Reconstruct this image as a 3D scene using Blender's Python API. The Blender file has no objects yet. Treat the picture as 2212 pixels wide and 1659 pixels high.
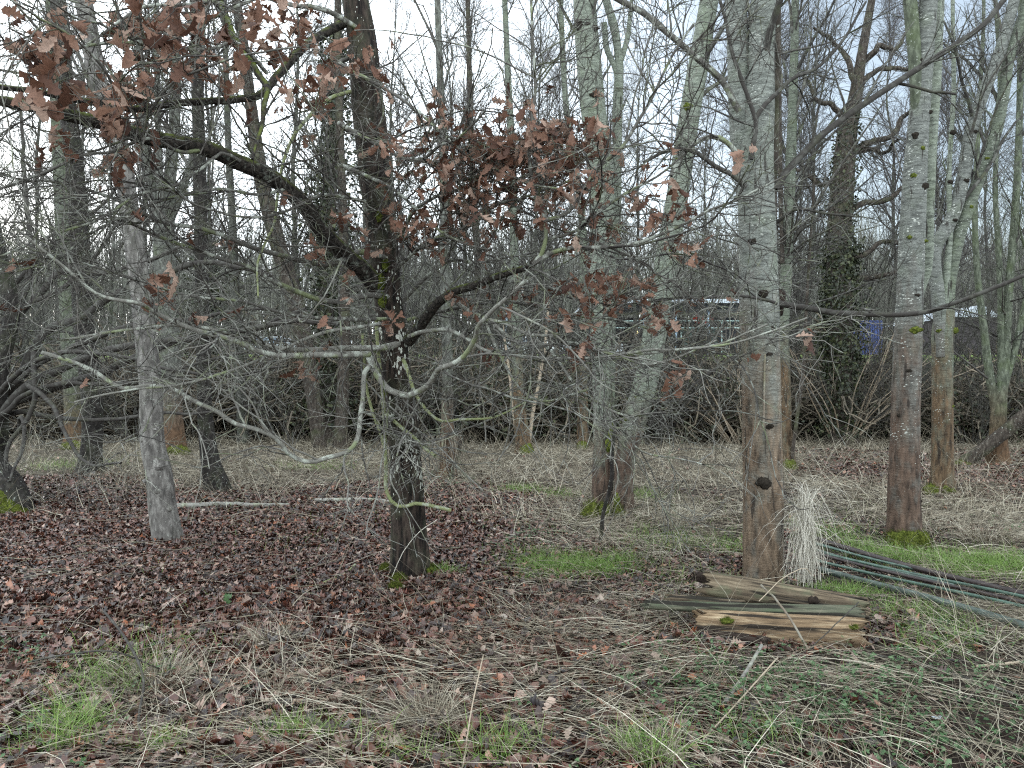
# a wood in winter: clearing with oak, pale trunks, log pile and poles
CL0, CL1, CLOUD, SKYS, SUNE, EXPO, DENOISE = .80, 1.0, (15.6, 17.2, 18.2), .1, .5, 1.0, False
import bpy, math, random
import numpy as np
from mathutils import Vector
rng = np.random.default_rng(7)
random.seed(7)
scene = bpy.context.scene
COL = scene.collection
F = 1671.0; CX = 1106.0; CY = 829.5; EYE = 1.6

# ------------------------------------------------------------------ noise
def _h(ix, iy, iz):
    n = (ix * 374761393 + iy * 668265263 + iz * 2147483647 + 1013) & 0x7fffffff
    n = ((n ^ (n >> 13)) * 1274126177) & 0x7fffffff
    return ((n ^ (n >> 16)) & 0xffff) / 65535.0
def vnoise(p):
    p = np.asarray(p, float); i = np.floor(p).astype(np.int64); f = p - i; f = f * f * (3 - 2 * f)
    x, y, z = i[..., 0], i[..., 1], i[..., 2]; fx, fy, fz = f[..., 0], f[..., 1], f[..., 2]
    def L(a, b, t): return a + (b - a) * t
    r0 = L(L(_h(x, y, z), _h(x + 1, y, z), fx), L(_h(x, y + 1, z), _h(x + 1, y + 1, z), fx), fy)
    r1 = L(L(_h(x, y, z + 1), _h(x + 1, y, z + 1), fx), L(_h(x, y + 1, z + 1), _h(x + 1, y + 1, z + 1), fx), fy)
    return L(r0, r1, fz) * 2 - 1
def fbm(p, o=3):
    p = np.asarray(p, float); s = 0; a = 1
    for k in range(o):
        s = s + a * vnoise(p * 2 ** k + 17.3 * k); a *= .5
    return s / (2 - 2 ** (1 - o))
def sstep(a, b, x):
    t = np.clip((np.asarray(x, float) - a) / (b - a), 0, 1); return t * t * (3 - 2 * t)
def nz(a):
    return a / np.maximum(np.linalg.norm(a, axis=-1, keepdims=True), 1e-9)

# ------------------------------------------------------------------ terrain
def gz(x, y):
    x = np.asarray(x, float); y = np.asarray(y, float)
    q = np.stack([x * .45, y * .45, np.zeros_like(x + y)], -1)
    z = .06 * fbm(q, 3)
    q2 = np.stack([x * 2.1, y * 2.1, np.zeros_like(x + y) + 5], -1)
    z = z + .022 * fbm(q2, 2)
    z = z - .25 * np.exp(-((y - 23.5) / 1.3) ** 2)
    z = z + 3.1 * sstep(24, 40, y) + .03 * np.clip(y - 60, 0, 90) * 1.0
    z = z + 5 * sstep(68, 150, y)
    return z
def at(px, py, d):
    return np.array([(px - CX) / F * d, d, EYE - (py - CY) / F * d])
def gp(px, py):
    Y = EYE * F / max(py - CY, 20)
    for _ in range(6):
        z = float(gz((px - CX) / F * Y, Y)); Y = (EYE - z) * F / max(py - CY, 20)
    return np.array([(px - CX) / F * Y, Y, float(gz((px - CX) / F * Y, Y))])
def proj(p):
    p = np.asarray(p); return CX + p[..., 0] / p[..., 1] * F, CY - (p[..., 2] - EYE) / p[..., 1] * F

# ------------------------------------------------------------------ geometry store
class Geo:
    def __init__(s): s.v = []; s.f = []; s.n = 0
    def add(s, v, f):
        v = np.asarray(v, np.float32).reshape(-1, 3); f = np.asarray(f, np.int64)
        s.v.append(v); s.f.append(f + s.n); s.n += len(v)
    def tubes(s, P, R, k=3, cap=False):
        P = np.asarray(P, float); R = np.asarray(R, float)
        if P.ndim == 2: P = P[None]; R = R[None]
        M, N, _ = P.shape
        T = nz(np.gradient(P, axis=1)); mt = np.abs(T.mean(1)); ref = np.zeros((M, 3)); ref[np.arange(M), mt.argmin(1)] = 1
        U = nz(np.cross(T, ref[:, None, :])); V = np.cross(T, U)
        a = np.arange(k) * 2 * math.pi / k
        ring = P[:, :, None, :] + R[:, :, None, None] * (np.cos(a)[None, None, :, None] * U[:, :, None, :] + np.sin(a)[None, None, :, None] * V[:, :, None, :])
        b = ((np.arange(M)[:, None, None] * N + np.arange(N - 1)[None, :, None]) * k)
        j = np.arange(k)[None, None, :]; j2 = (j + 1) % k
        q = np.stack([b + j, b + j2, b + k + j2, b + k + j], -1).reshape(-1, 4)
        s.add(ring, q)
        if cap:
            for m in range(M):
                o = s.n - M * N * k + m * N * k
                s.f.append(np.array([[o + i for i in range(k)][::-1]])) if k != 4 else s.f.append(np.array([[o + 3, o + 2, o + 1, o]]))
                o2 = o + (N - 1) * k
                s.f.append(np.array([[o2 + i for i in range(k)]]))
        return ring
    def box(s, x0, x1, y0, y1, z0, z1):
        v = [(x, y, z) for z in (z0, z1) for y in (y0, y1) for x in (x0, x1)]
        s.add(v, [[0, 2, 3, 1], [4, 5, 7, 6], [0, 1, 5, 4], [2, 6, 7, 3], [0, 4, 6, 2], [1, 3, 7, 5]])
    def build(s, name, mat, parent=None, loc=None, smooth=True):
        if not s.v: return None
        v = np.concatenate(s.v)
        if loc is None and parent is not None: loc = parent.location
        if loc is not None: v = v - np.array(loc, np.float32)
        me = bpy.data.meshes.new(name); me.vertices.add(len(v)); me.vertices.foreach_set('co', v.astype(np.float32).ravel())
        lv = np.concatenate([f.ravel() for f in s.f]); lt = np.concatenate([np.full(len(f), f.shape[1]) for f in s.f])
        me.loops.add(len(lv)); me.loops.foreach_set('vertex_index', lv.astype(np.int32))
        me.polygons.add(len(lt)); st = np.concatenate([[0], np.cumsum(lt)[:-1]])
        me.polygons.foreach_set('loop_start', st.astype(np.int32))
        try: me.polygons.foreach_set('loop_total', lt.astype(np.int32))
        except Exception: pass
        me.polygons.foreach_set('use_smooth', np.full(len(lt), smooth, bool))
        me.update(calc_edges=True)
        me.materials.append(mat)
        o = bpy.data.objects.new(name, me); COL.objects.link(o)
        if parent is not None: o.parent = parent
        elif loc is not None: o.location = loc
        return o

def thing(name, label, cat, loc, group=None):
    o = bpy.data.objects.new(name, None); COL.objects.link(o); o.location = Vector([float(c) for c in loc]); o.empty_display_size = .2
    return tag(o, label, cat, group)
def tag(o, label, cat, group=None, kind=None):
    if not 4 <= len(label.split()) <= 16: print('LABEL', len(label.split()), label)
    o['label'] = label; o['category'] = cat
    if group: o['group'] = group
    if kind: o['kind'] = kind
    return o

# ------------------------------------------------------------------ curves
def smoothpath(pts, n):
    p = np.asarray(pts, float); m = len(p)
    d = np.concatenate([[0], np.cumsum(np.linalg.norm(np.diff(p[:, :3], axis=0), axis=1))]); d /= d[-1]
    t = np.linspace(0, 1, n); i = np.clip(np.searchsorted(d, t, 'right') - 1, 0, m - 2)
    u = ((t - d[i]) / np.maximum(d[i + 1] - d[i], 1e-9))[:, None]
    p0 = p[np.maximum(i - 1, 0)]; p1 = p[i]; p2 = p[i + 1]; p3 = p[np.minimum(i + 2, m - 1)]
    h = np.maximum(d[i + 1] - d[i], 1e-9)[:, None]
    d0 = np.maximum(d[i] - d[np.maximum(i - 1, 0)], 1e-9)[:, None]; d2 = np.maximum(d[np.minimum(i + 2, m - 1)] - d[i + 1], 1e-9)[:, None]
    m1 = np.where((i == 0)[:, None], (p2 - p1) / h, .5 * ((p1 - p0) / d0 + (p2 - p1) / h)) * h
    m2 = np.where((i == m - 2)[:, None], (p2 - p1) / h, .5 * ((p2 - p1) / h + (p3 - p2) / d2)) * h
    return (2 * u**3 - 3 * u**2 + 1) * p1 + (u**3 - 2 * u**2 + u) * m1 + (-2 * u**3 + 3 * u**2) * p2 + (u**3 - u**2) * m2
def ppath(rows, n=None, jit=0.0):
    """rows of (pixel x, pixel y, depth, pixel width) -> points, radii"""
    r = np.array(rows, float); P = np.stack([(r[:, 0] - CX) / F * r[:, 2], r[:, 2], EYE - (r[:, 1] - CY) / F * r[:, 2]], -1)
    R = r[:, 3] / 2 / F * r[:, 2]
    L = np.linalg.norm(np.diff(P, axis=0), axis=1).sum()
    if n is None: n = max(6, int(L / .07))
    Q = smoothpath(np.column_stack([P, R]), n)
    if jit:
        w = np.column_stack([fbm(np.stack([np.arange(n) * .35, np.full(n, k * 9.1 + r[0, 0]), np.full(n, r[0, 1])], -1), 2) for k in range(3)])
        Q[:, :3] += w * jit
    return Q[:, :3], np.maximum(Q[:, 3], .0008)
def spawn(P, R, k, t0=.1, t1=1., ln=.5, var=.5, ang=(35, 70), up=.2, N=6, wig=.12, rr=.6, rmin=.0013, taper=.6, bias=None, rmax=9., lift=0.0):
    if P.ndim == 2: P = P[None]; R = R[None]
    M, N0, _ = P.shape
    t = rng.uniform(t0, t1, (M, k)); f = np.minimum(t * (N0 - 1), N0 - 1.001); i = f.astype(int); u = (f - i)[..., None]
    mi = np.arange(M)[:, None]
    b = P[mi, i] * (1 - u) + P[mi, i + 1] * u
    T = nz(P[mi, i + 1] - P[mi, i]); r = R[mi, i] * (1 - u[..., 0]) + R[mi, i + 1] * u[..., 0]
    b = b.reshape(-1, 3); T = T.reshape(-1, 3); r = r.ravel(); tt = t.ravel()
    pr = nz(np.cross(T, rng.normal(size=T.shape))); a = np.radians(rng.uniform(ang[0], ang[1], len(T)))[:, None]
    D = T * np.cos(a) + pr * np.sin(a); D[:, 2] += up
    if bias is not None: D = D + np.array(bias)
    D = nz(D)
    L = ln * rng.uniform(1 - var, 1 + var, len(T)) * (1 - taper * tt); st = (L / (N - 1))[:, None]
    pts = [b]
    for q in range(N - 1):
        pts.append(pts[-1] + D * st); D = D + rng.normal(size=D.shape) * wig; D[:, 2] += lift; D = nz(D)
    Q = np.stack(pts, 1)
    r0 = np.minimum(np.clip(r * rr, rmin, rmax), .012 * L + .001)
    s = np.linspace(0, 1, N)[None, :]
    RR = r0[:, None] * (1 - s) + np.minimum(rmin, r0 * .6)[:, None] * s
    return Q, RR
# ------------------------------------------------------------------ materials
class MT:
    def __init__(s, name, rough=.85, spec=.3):
        s.m = bpy.data.materials.new(name); s.m.use_nodes = True; s.nt = s.m.node_tree
        s.b = s.nt.nodes['Principled BSDF']; s.b.inputs['Roughness'].default_value = rough
        s.b.inputs['Specular IOR Level'].default_value = spec; s.co = None
    def nd(s, typ, ins=None, **kw):
        n = s.nt.nodes.new(typ)
        for k, v in kw.items(): setattr(n, k, v)
        for k, v in (ins or {}).items(): s.put(n.inputs[k], v)
        return n
    def put(s, sock, v):
        if isinstance(v, bpy.types.NodeSocket): s.nt.links.new(v, sock)
        elif isinstance(v, (tuple, list)) and len(v) == 3 and sock.type == 'RGBA': sock.default_value = (*v, 1)
        else: sock.default_value = v
    def obj(s):
        if s.co is None:
            tc = s.nd('ShaderNodeTexCoord'); oi = s.nd('ShaderNodeObjectInfo')
            sc = s.nd('ShaderNodeVectorMath', {0: tc.outputs['Object']}, operation='ADD')
            mu = s.nd('ShaderNodeMath', {0: oi.outputs['Random'], 1: 37.0}, operation='MULTIPLY')
            cb = s.nd('ShaderNodeCombineXYZ', {0: mu.outputs[0], 1: mu.outputs[0]}); s.nt.links.new(cb.outputs[0], sc.inputs[1])
            s.co = sc.outputs[0]; s.raw = tc.outputs['Object']
        return s.co
    def vec(s, sx=1, sy=1, sz=1):
        return s.nd('ShaderNodeVectorMath', {0: s.obj(), 1: (sx, sy, sz)}, operation='MULTIPLY').outputs[0]
    def noise(s, scale, detail=3, v=None, rough=.55, dist=0.0):
        return s.nd('ShaderNodeTexNoise', {'Vector': v if v is not None else s.obj(), 'Scale': scale, 'Detail': detail, 'Roughness': rough, 'Distortion': dist}).outputs['Fac']
    def voro(s, scale, v=None, feature='F1', rand=1.0):
        return s.nd('ShaderNodeTexVoronoi', {'Vector': v if v is not None else s.obj(), 'Scale': scale, 'Randomness': rand}, feature=feature).outputs['Distance']
    def rng(s, x, a, b, c=0.0, d=1.0):
        return s.nd('ShaderNodeMapRange', {0: x, 1: a, 2: b, 3: c, 4: d}).outputs[0]
    def math(s, op, a, b=0.0):
        return s.nd('ShaderNodeMath', {0: a, 1: b}, operation=op).outputs[0]
    def mix(s, f, a, b, mode='MIX'):
        n = s.nt.nodes.new('ShaderNodeMix'); n.data_type = 'RGBA'; n.blend_type = mode; n.clamp_factor = True
        for k, v in ((0, f), (6, a), (7, b)): s.put(n.inputs[k], v)
        return n.outputs[2]
    def ramp(s, f, stops):
        n = s.nt.nodes.new('ShaderNodeValToRGB'); s.put(n.inputs[0], f); e = n.color_ramp.elements
        while len(e) < len(stops): e.new(.5)
        for x, (p, c) in zip(e, stops): x.position = p; x.color = (*c, 1)
        return n.outputs[0]
    def h(s):
        s.obj(); return s.nd('ShaderNodeSeparateXYZ', {0: s.raw}).outputs[2]
    def isl(s): return s.nd('ShaderNodeNewGeometry').outputs['Random Per Island']
    def bump(s, hgt, dist=.01, st=1.0):
        n = s.nd('ShaderNodeBump', {'Height': hgt, 'Distance': dist, 'Strength': st}); s.nt.links.new(n.outputs[0], s.b.inputs['Normal'])
    def col(s, c): s.put(s.b.inputs['Base Color'], c); return s.m

def bark_oak():
    t = MT('oak_bark', .9, .2)
    fis = t.noise(30, 4, t.vec(1, 1, .17), .65); big = t.noise(5, 3)
    c = t.ramp(fis, [(.38, (.005, .004, .0035)), (.52, (.028, .020, .016)), (.72, (.075, .056, .044))])
    c = t.mix(t.rng(big, .45, .7, 0, .5), c, (.07, .075, .045))
    spot = t.voro(42, t.vec(1, 1, .42)); msk = t.noise(7, 3, t.vec(1, 1, .5))
    hz = t.math('MULTIPLY', t.rng(t.h(), .35, .8), t.rng(t.h(), 3.6, 1.9, .35, 1))
    th = t.math('MULTIPLY', t.rng(msk, .38, .62, .0, .46), hz)
    c = t.mix(t.math('GREATER_THAN', th, spot), c, (.52, .53, .46))
    c = t.mix(t.math('MULTIPLY', t.rng(t.noise(2.6, 3, t.vec(1, 1, .4)), .56, .66), t.rng(t.h(), 1.0, 2.2, 0, .7)), c, (.22, .24, .19))
    t.bump(fis, .018, 1); return t.col(c)
def bark_pale(name, hb=1.6, pale=(.40, .41, .36), brown=(.15, .075, .035), specks=.5, green=.35):
    t = MT(name, .8, .25)
    hor = t.noise(9, 4, t.vec(1, 1, 4.5), .6); fine = t.noise(60, 3, t.vec(1, 1, 1.6)); big = t.noise(3.2, 3, t.vec(1, 1, .5))
    c = t.ramp(hor, [(.34, tuple(x * .22 for x in pale)), (.46, tuple(x * .62 for x in pale)), (.66, pale)])
    c = t.mix(t.rng(fine, .38, .62, .6, 0), c, tuple(x * .35 for x in pale), 'MIX')
    c = t.mix(t.rng(t.noise(4.5, 3), .5, .72, 0, green), c, (.13, .16, .09))
    dk = t.noise(34, 3, t.vec(1, 1, 5.5), .5)
    c = t.mix(t.rng(dk, .61, .65, 0, .85), c, (.03, .026, .02))
    hh = t.math('ADD', t.h(), t.math('MULTIPLY', t.math('ADD', big, t.noise(9, 3, t.vec(1, 1, .3))), 1.3 * hb))
    bm = t.rng(hh, 2.0 * hb, 2.8 * hb, 1, 0)
    bc = t.ramp(t.noise(20, 4, t.vec(1, 1, .28), .62), [(.3, tuple(x * .25 for x in brown)), (.5, brown), (.72, tuple(min(1, x * 1.8) for x in brown))])
    c = t.mix(t.math('MULTIPLY', bm, t.rng(t.noise(8, 3, t.vec(1, 1, .5)), .3, .5, .55, 1)), c, bc)
    sp = t.voro(21, t.vec(1, 1, 2.6)); pm = t.noise(5, 2)
    hz = t.rng(t.h(), .3, .9, .15, 1)
    th = t.math('MULTIPLY', t.rng(pm, .42, .68, .04, .34 * specks + .06), hz)
    c = t.mix(t.math('GREATER_THAN', th, sp), c, (.46, .47, .42))
    cr = t.noise(13, 4, t.vec(1, 1, .14), .6)
    c = t.mix(t.rng(cr, .60, .65, 0, .85), c, (.02, .015, .012))
    t.bump(t.math('ADD', fine, t.math('MULTIPLY', hor, 1.5)), .006, 1); return t.col(c)
def bark_grey(name, lo, hi, moss=.3, hb=0.0, brown=(.1, .055, .03)):
    t = MT(name, .88, .2)
    f = t.noise(22, 4, t.vec(1, 1, .35), .62)
    c = t.ramp(f, [(.32, tuple(x * .5 for x in lo)), (.5, lo), (.72, hi)])
    c = t.mix(t.rng(t.noise(3, 3), .5, .7, 0, moss), c, (.085, .11, .045))
    c = t.mix(t.rng(t.noise(30, 2), .66, .7, 0, .6), c, (.38, .4, .35))
    if hb: c = t.mix(t.rng(t.math('ADD', t.h(), t.math('MULTIPLY', t.noise(3), hb)), .8 * hb, 1.9 * hb, .9, 0), c, t.ramp(f, [(.3, tuple(x * .4 for x in brown)), (.7, tuple(x * 1.5 for x in brown))]))
    t.bump(f, .012, 1); return t.col(c)
def twigmat(name, a, b, lich=.0, rough=.8):
    t = MT(name, rough, .3)
    c = t.mix(t.isl(), a, b)
    n = t.noise(14, 2)
    c = t.mix(t.rng(n, .52, .62, 0, lich), c, (.40, .42, .36))
    c = t.mix(t.rng(t.noise(5, 2), .56, .64, 0, lich * .8), c, (.20, .24, .10))
    return t.col(c)
def boughmat():
    t = MT('bough_bark', .9, .2)
    f = t.noise(40, 3); up = t.nd('ShaderNodeSeparateXYZ', {0: t.nd('ShaderNodeNewGeometry').outputs['Normal']}).outputs[2]
    c = t.ramp(f, [(.35, (.008, .007, .006)), (.65, (.05, .042, .035))])
    c = t.mix(t.rng(t.noise(16, 3), .60, .68, 0, .5), c, (.24, .26, .22))
    m = t.math('MULTIPLY', t.rng(up, .15, .75), t.rng(t.noise(9, 3), .40, .58))
    c = t.mix(m, c, (.09, .11, .02)); t.bump(f, .012); return t.col(c)
def leafmat(name, stops, rough=.6, spec=.4, trans=None):
    t = MT(name, rough, spec); c = t.ramp(t.isl(), stops)
    c = t.mix(t.rng(t.noise(60, 2), .4, .7, 0, .35), c, tuple(x * .45 for x in stops[0][1]))
    t.col(c)
    if trans:
        tr = t.nd('ShaderNodeBsdfTranslucent', {'Color': c}); mx = t.nd('ShaderNodeMixShader', {0: trans, 1: t.b.outputs[0], 2: tr.outputs[0]})
        t.nt.links.new(mx.outputs[0], t.nt.nodes['Material Output'].inputs[0])
    return t.m
def plain(name, c, rough=.6, spec=.4, var=.25, scale=8, metal=0):
    t = MT(name, rough, spec); t.b.inputs['Metallic'].default_value = metal
    n = t.noise(scale, 3); return t.col(t.mix(t.rng(n, .3, .7), tuple(x * (1 - var) for x in c), tuple(min(1, x * (1 + var)) for x in c)))
def emat(name, c, st):
    t = MT(name); t.b.inputs['Emission Color'].default_value = (*c, 1); t.b.inputs['Emission Strength'].default_value = st; return t.col(c)
def mossmat():
    t = MT('moss', .95, .1); n = t.noise(55, 3)
    c = t.ramp(n, [(.3, (.02, .026, .006)), (.5, (.065, .08, .014)), (.72, (.16, .175, .035))]); t.bump(n, .01); return t.col(c)
def woodmat(name, a, b, c3, grn=.0, sx=.09):
    t = MT(name, .8, .25); v = t.vec(sx, 1, 1)
    n = t.noise(34, 4, v, .68); w = t.noise(7, 3, t.vec(.25, 1, 1))
    c = t.ramp(n, [(.30, a), (.5, b), (.70, c3)])
    c = t.mix(t.rng(w, .45, .68, 0, .75), c, tuple(x * .55 for x in b))
    c = t.mix(t.rng(t.noise(9, 3, t.vec(.6, 1, 1)), .5, .62, 0, grn), c, (.075, .10, .055))
    c = t.mix(t.rng(t.noise(24, 3, t.vec(.06, 1, 1)), .54, .60, 0, .92), c, (.012, .009, .007))
    t.bump(n, .010, 1); return t.col(c)
def groundmat():
    t = MT('ground_soil', .9, .25)
    n = t.noise(2.2, 5, None, .65); f = t.noise(38, 4, None, .7); v = t.voro(26)
    c = t.ramp(f, [(.3, (.006, .0045, .0035)), (.5, (.02, .013, .009)), (.68, (.055, .037, .025))])
    c = t.mix(t.rng(v, .1, .5, .5, 0), c, (.045, .021, .013))
    sp = t.nd('ShaderNodeSeparateXYZ', {0: t.raw}); y = t.math('ADD', sp.outputs[1], t.math('MULTIPLY', n, 3.0))
    straw = t.ramp(f, [(.35, (.02, .016, .011)), (.5, (.09, .075, .052)), (.68, (.26, .225, .16))])
    c = t.mix(t.rng(y, 13.2, 16.5, 0, .75), c, straw)
    c = t.mix(t.rng(y, 21.5, 23.5, 0, .9), c, t.ramp(f, [(.3, (.014, .012, .008)), (.7, (.06, .05, .032))]))
    c = t.mix(t.rng(y, 37, 39.5), c, t.ramp(t.noise(3, 4), [(.3, (.08, .12, .025)), (.7, (.20, .28, .07))]))
    c = t.mix(t.rng(y, 47, 49), c, (.16, .155, .15)); c = t.mix(t.rng(y, 62, 64), c, (.10, .09, .045))
    t.bump(f, .03, 1); return t.col(c)

M = dict(
    oak=bark_oak(), birch=bark_pale('pale_bark', 1.6, (.29, .305, .27), (.135, .097, .066), .5), alder=bark_pale('speckled_bark', 1.75, (.24, .25, .225), (.080, .053, .038), .8, .25),
    rust=bark_pale('rusty_bark', 1.9, (.21, .235, .18), (.092, .060, .034), .6, .5), poplar=bark_pale('smooth_pale_bark', 1.0, (.30, .33, .265), (.075, .050, .036), .35, .45),
    cherry=bark_grey('cherry_bark', (.13, .12, .11), (.30, .285, .26), .15), dark=bark_grey('dark_bark', (.022, .019, .017), (.06, .053, .047), .2),
    grey=bark_grey('grey_bark', (.09, .09, .078), (.20, .21, .18), .4, 1.3), brown=bark_grey('brown_bark', (.045, .036, .029), (.115, .098, .08), .3),
    green=bark_grey('green_bark', (.085, .095, .068), (.18, .2, .145), .5, 1.2), far=bark_grey('far_bark', (.07, .07, .06), (.15, .15, .13), .4),
    bough=boughmat(), obranch=twigmat('oak_branch_bark', (.05, .046, .04), (.12, .112, .097), .7), lit_branch=twigmat('lit_lichened_branch_bark', (.10, .096, .082), (.24, .23, .20), .8), lit_twig=twigmat('lit_lichened_twigs', (.03, .027, .024), (.18, .17, .15), .35), otwig=twigmat('oak_twigs', (.022, .018, .016), (.10, .09, .077), .3),  # lichened copies painted lighter, so low branches and twigs look lit
    dbranch=twigmat('dark_branch_bark', (.02, .017, .015), (.05, .044, .038), .08), btwig=twigmat('bare_twigs', (.028, .025, .022), (.085, .078, .067), .2),
    ftwig=twigmat('far_twigs', (.03, .027, .024), (.08, .073, .064), .1), purple=twigmat('alder_twigs', (.035, .029, .03), (.075, .064, .066), .1),
    yel=twigmat('lichened_stem', (.14, .155, .065), (.26, .28, .14), .6), cane=twigmat('bramble_canes', (.06, .05, .038), (.20, .165, .12), .1),
    palecane=twigmat('pale_canes', (.26, .20, .14), (.40, .33, .25), .1),
    leaf=leafmat('dead_oak_leaf', [(.0, (.06, .028, .019)), (.35, (.155, .075, .048)), (.7, (.26, .145, .10)), (1, (.42, .30, .235))], .65, .3, .28),
    litter=leafmat('wet_litter_leaf', [(.0, (.010, .006, .005)), (.35, (.042, .018, .012)), (.6, (.115, .038, .024)), (.82, (.16, .078, .052)), (.92, (.28, .21, .165)), (.96, (.29, .085, .028)), (1, (.42, .36, .30))], .36, .55),  # pale stops also paint whitish wet sky glints into some leaves
    straw=leafmat('straw_blade', [(.0, (.06, .046, .033)), (.35, (.17, .14, .095)), (.75, (.36, .315, .23)), (1, (.58, .535, .43))], .6, .35),
    hay=leafmat('pale_hay', [(.0, (.42, .39, .32)), (1, (.74, .70, .61))], .65, .3),
    grass=leafmat('green_blade', [(.0, (.08, .14, .025)), (.5, (.165, .28, .055)), (1, (.29, .39, .12))], .5, .4, .25),
    weed=leafmat('weed_leaf', [(.0, (.035, .075, .025)), (.6, (.075, .145, .055)), (1, (.15, .22, .11))], .5, .4, .2),
    ivy=leafmat('ivy_leaf', [(.0, (.016, .022, .011)), (.6, (.034, .044, .02)), (1, (.085, .095, .038))], .5, .4),
    stick=twigmat('stick_bark', (.07, .05, .038), (.24, .20, .15), .25), palestick=twigmat('bleached_stick', (.15, .14, .12), (.27, .26, .235), .4),
    moss=mossmat(), scar=plain('cut_scar', (.022, .018, .014), .95, .1, .5, 60),
    log_dark=woodmat('weathered_split_wood', (.03, .022, .015), (.115, .086, .056), (.27, .215, .145), .4), log_pale=woodmat('raw_split_wood', (.035, .022, .013), (.19, .128, .074), (.46, .36, .235), .0),
    post=woodmat('mossy_post_wood', (.035, .036, .026), (.085, .09, .06), (.19, .175, .125), .7), rot=plain('rotten_wood', (.03, .022, .018), .95, .1, .6, 40),
    pole=plain('green_plastic', (.055, .10, .075), .38, .5, .35, 14), poledark=plain('dark_brown_plastic', (.028, .018, .017), .45, .45, .4, 14), polegrey=plain('grey_green_plastic', (.065, .085, .072), .5, .4, .4, 12),
    ground=groundmat(),
)
# ------------------------------------------------------------------ builders
LU = {10: ([0, .1, .2, .33, .45, .57, .69, .8, .91, 1], [.012, .06, .17, .095, .25, .14, .29, .16, .19, .0]),
      6: ([0, .2, .38, .56, .76, 1], [.02, .19, .12, .30, .17, .0]), 3: ([0, .5, 1], [.04, .3, .05])}
def leaves(g, pos, d, nrm, size, curl=.5, bend=.4, st=6, wide=1.0):
    m = len(pos); u = np.array(LU[st][0]); w = np.array(LU[st][1]) * wide; n = len(u)
    d = nz(d); s = nz(np.cross(d, nrm)); nn = np.cross(s, d)
    c = rng.uniform(-1, 1, m) * curl * 2.2; b = rng.uniform(-1, 1, m) * bend; tw = rng.uniform(-1, 1, m) * 1.1 * curl
    size = np.asarray(size)[:, None]
    V = np.zeros((m, n, 3, 3))
    for k, sg in enumerate((-1, 0, 1)):
        ww = sg * w[None, :] * rng.uniform(.65, 1.25, (m, n)); uu = np.repeat(u[None, :], m, 0) + (rng.uniform(-.045, .045, (m, n)) if sg else 0)
        zz = c[:, None] * ww ** 2 * 2.2 + b[:, None] * uu ** 2 + tw[:, None] * ww * uu + (abs(sg) * .04)
        V[:, :, k] = pos[:, None] + (size * uu)[..., None] * d[:, None] + (size * ww)[..., None] * s[:, None] + (size * zz)[..., None] * nn[:, None]
    o = np.arange(m)[:, None, None] * n * 3 + np.arange(n - 1)[None, :, None] * 3 + np.arange(2)[None, None, :]
    g.add(V, np.stack([o, o + 1, o + 4, o + 3], -1).reshape(-1, 4))
def blades(g, pos, d, ln, wid, n=4, droop=.6, wig=.15, up=(0, 0, 1)):
    m = len(pos); D = nz(np.array(d, float)); L = np.asarray(ln)[:, None] / (n - 1); pts = [pos]
    for k in range(n - 1):
        pts.append(pts[-1] + D * L); D = D + rng.normal(size=D.shape) * wig; D[:, 2] -= np.asarray(droop) / (n - 1); D = nz(D)
    P = np.stack(pts, 1); gzv = None
    s = nz(np.cross(nz(P[:, -1] - P[:, 0]), np.array([0, 0, 1.]) + rng.normal(size=(m, 3)) * .6))
    wv = np.asarray(wid)[:, None] * np.linspace(1, .15, n)[None, :]
    V = np.stack([P - s[:, None] * wv[..., None], P + s[:, None] * wv[..., None]], 2)
    o = np.arange(m)[:, None] * n * 2 + np.arange(n - 1)[None, :] * 2
    g.add(V, np.stack([o, o + 1, o + 3, o + 2], -1).reshape(-1, 4))
def blob(g, c, r, amp=.3, seed=0, sub=10):
    u = np.linspace(0, math.pi, sub); v = np.arange(sub * 2) * math.pi / sub
    U, W = np.meshgrid(u, v, indexing='ij'); P = np.stack([np.sin(U) * np.cos(W), np.sin(U) * np.sin(W), np.cos(U)], -1)
    P = P * (1 + amp * fbm(P * 2.3 + seed * 3.7, 3))[..., None]
    k = sub * 2; o = np.arange(sub - 1)[:, None] * k; j = np.arange(k)[None]; j2 = (j + 1) % k
    g.add(P * np.array(r) + np.array(c), np.stack([o + j, o + k + j, o + k + j2, o + j2], -1).reshape(-1, 4))
def fuzz(g, c, r, n, ln=.03, wid=.0022):
    q = nz(rng.normal(size=(n, 3))); q[:, 2] = abs(q[:, 2]); p = np.array(c) + q * np.array(r) * rng.uniform(.8, 1.12, (n, 1))
    blades(g, p, q + rng.normal(size=q.shape) * .5 + [0, 0, .35], rng.uniform(.5, 1.4, n) * ln, np.full(n, wid), 3, .3)
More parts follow.
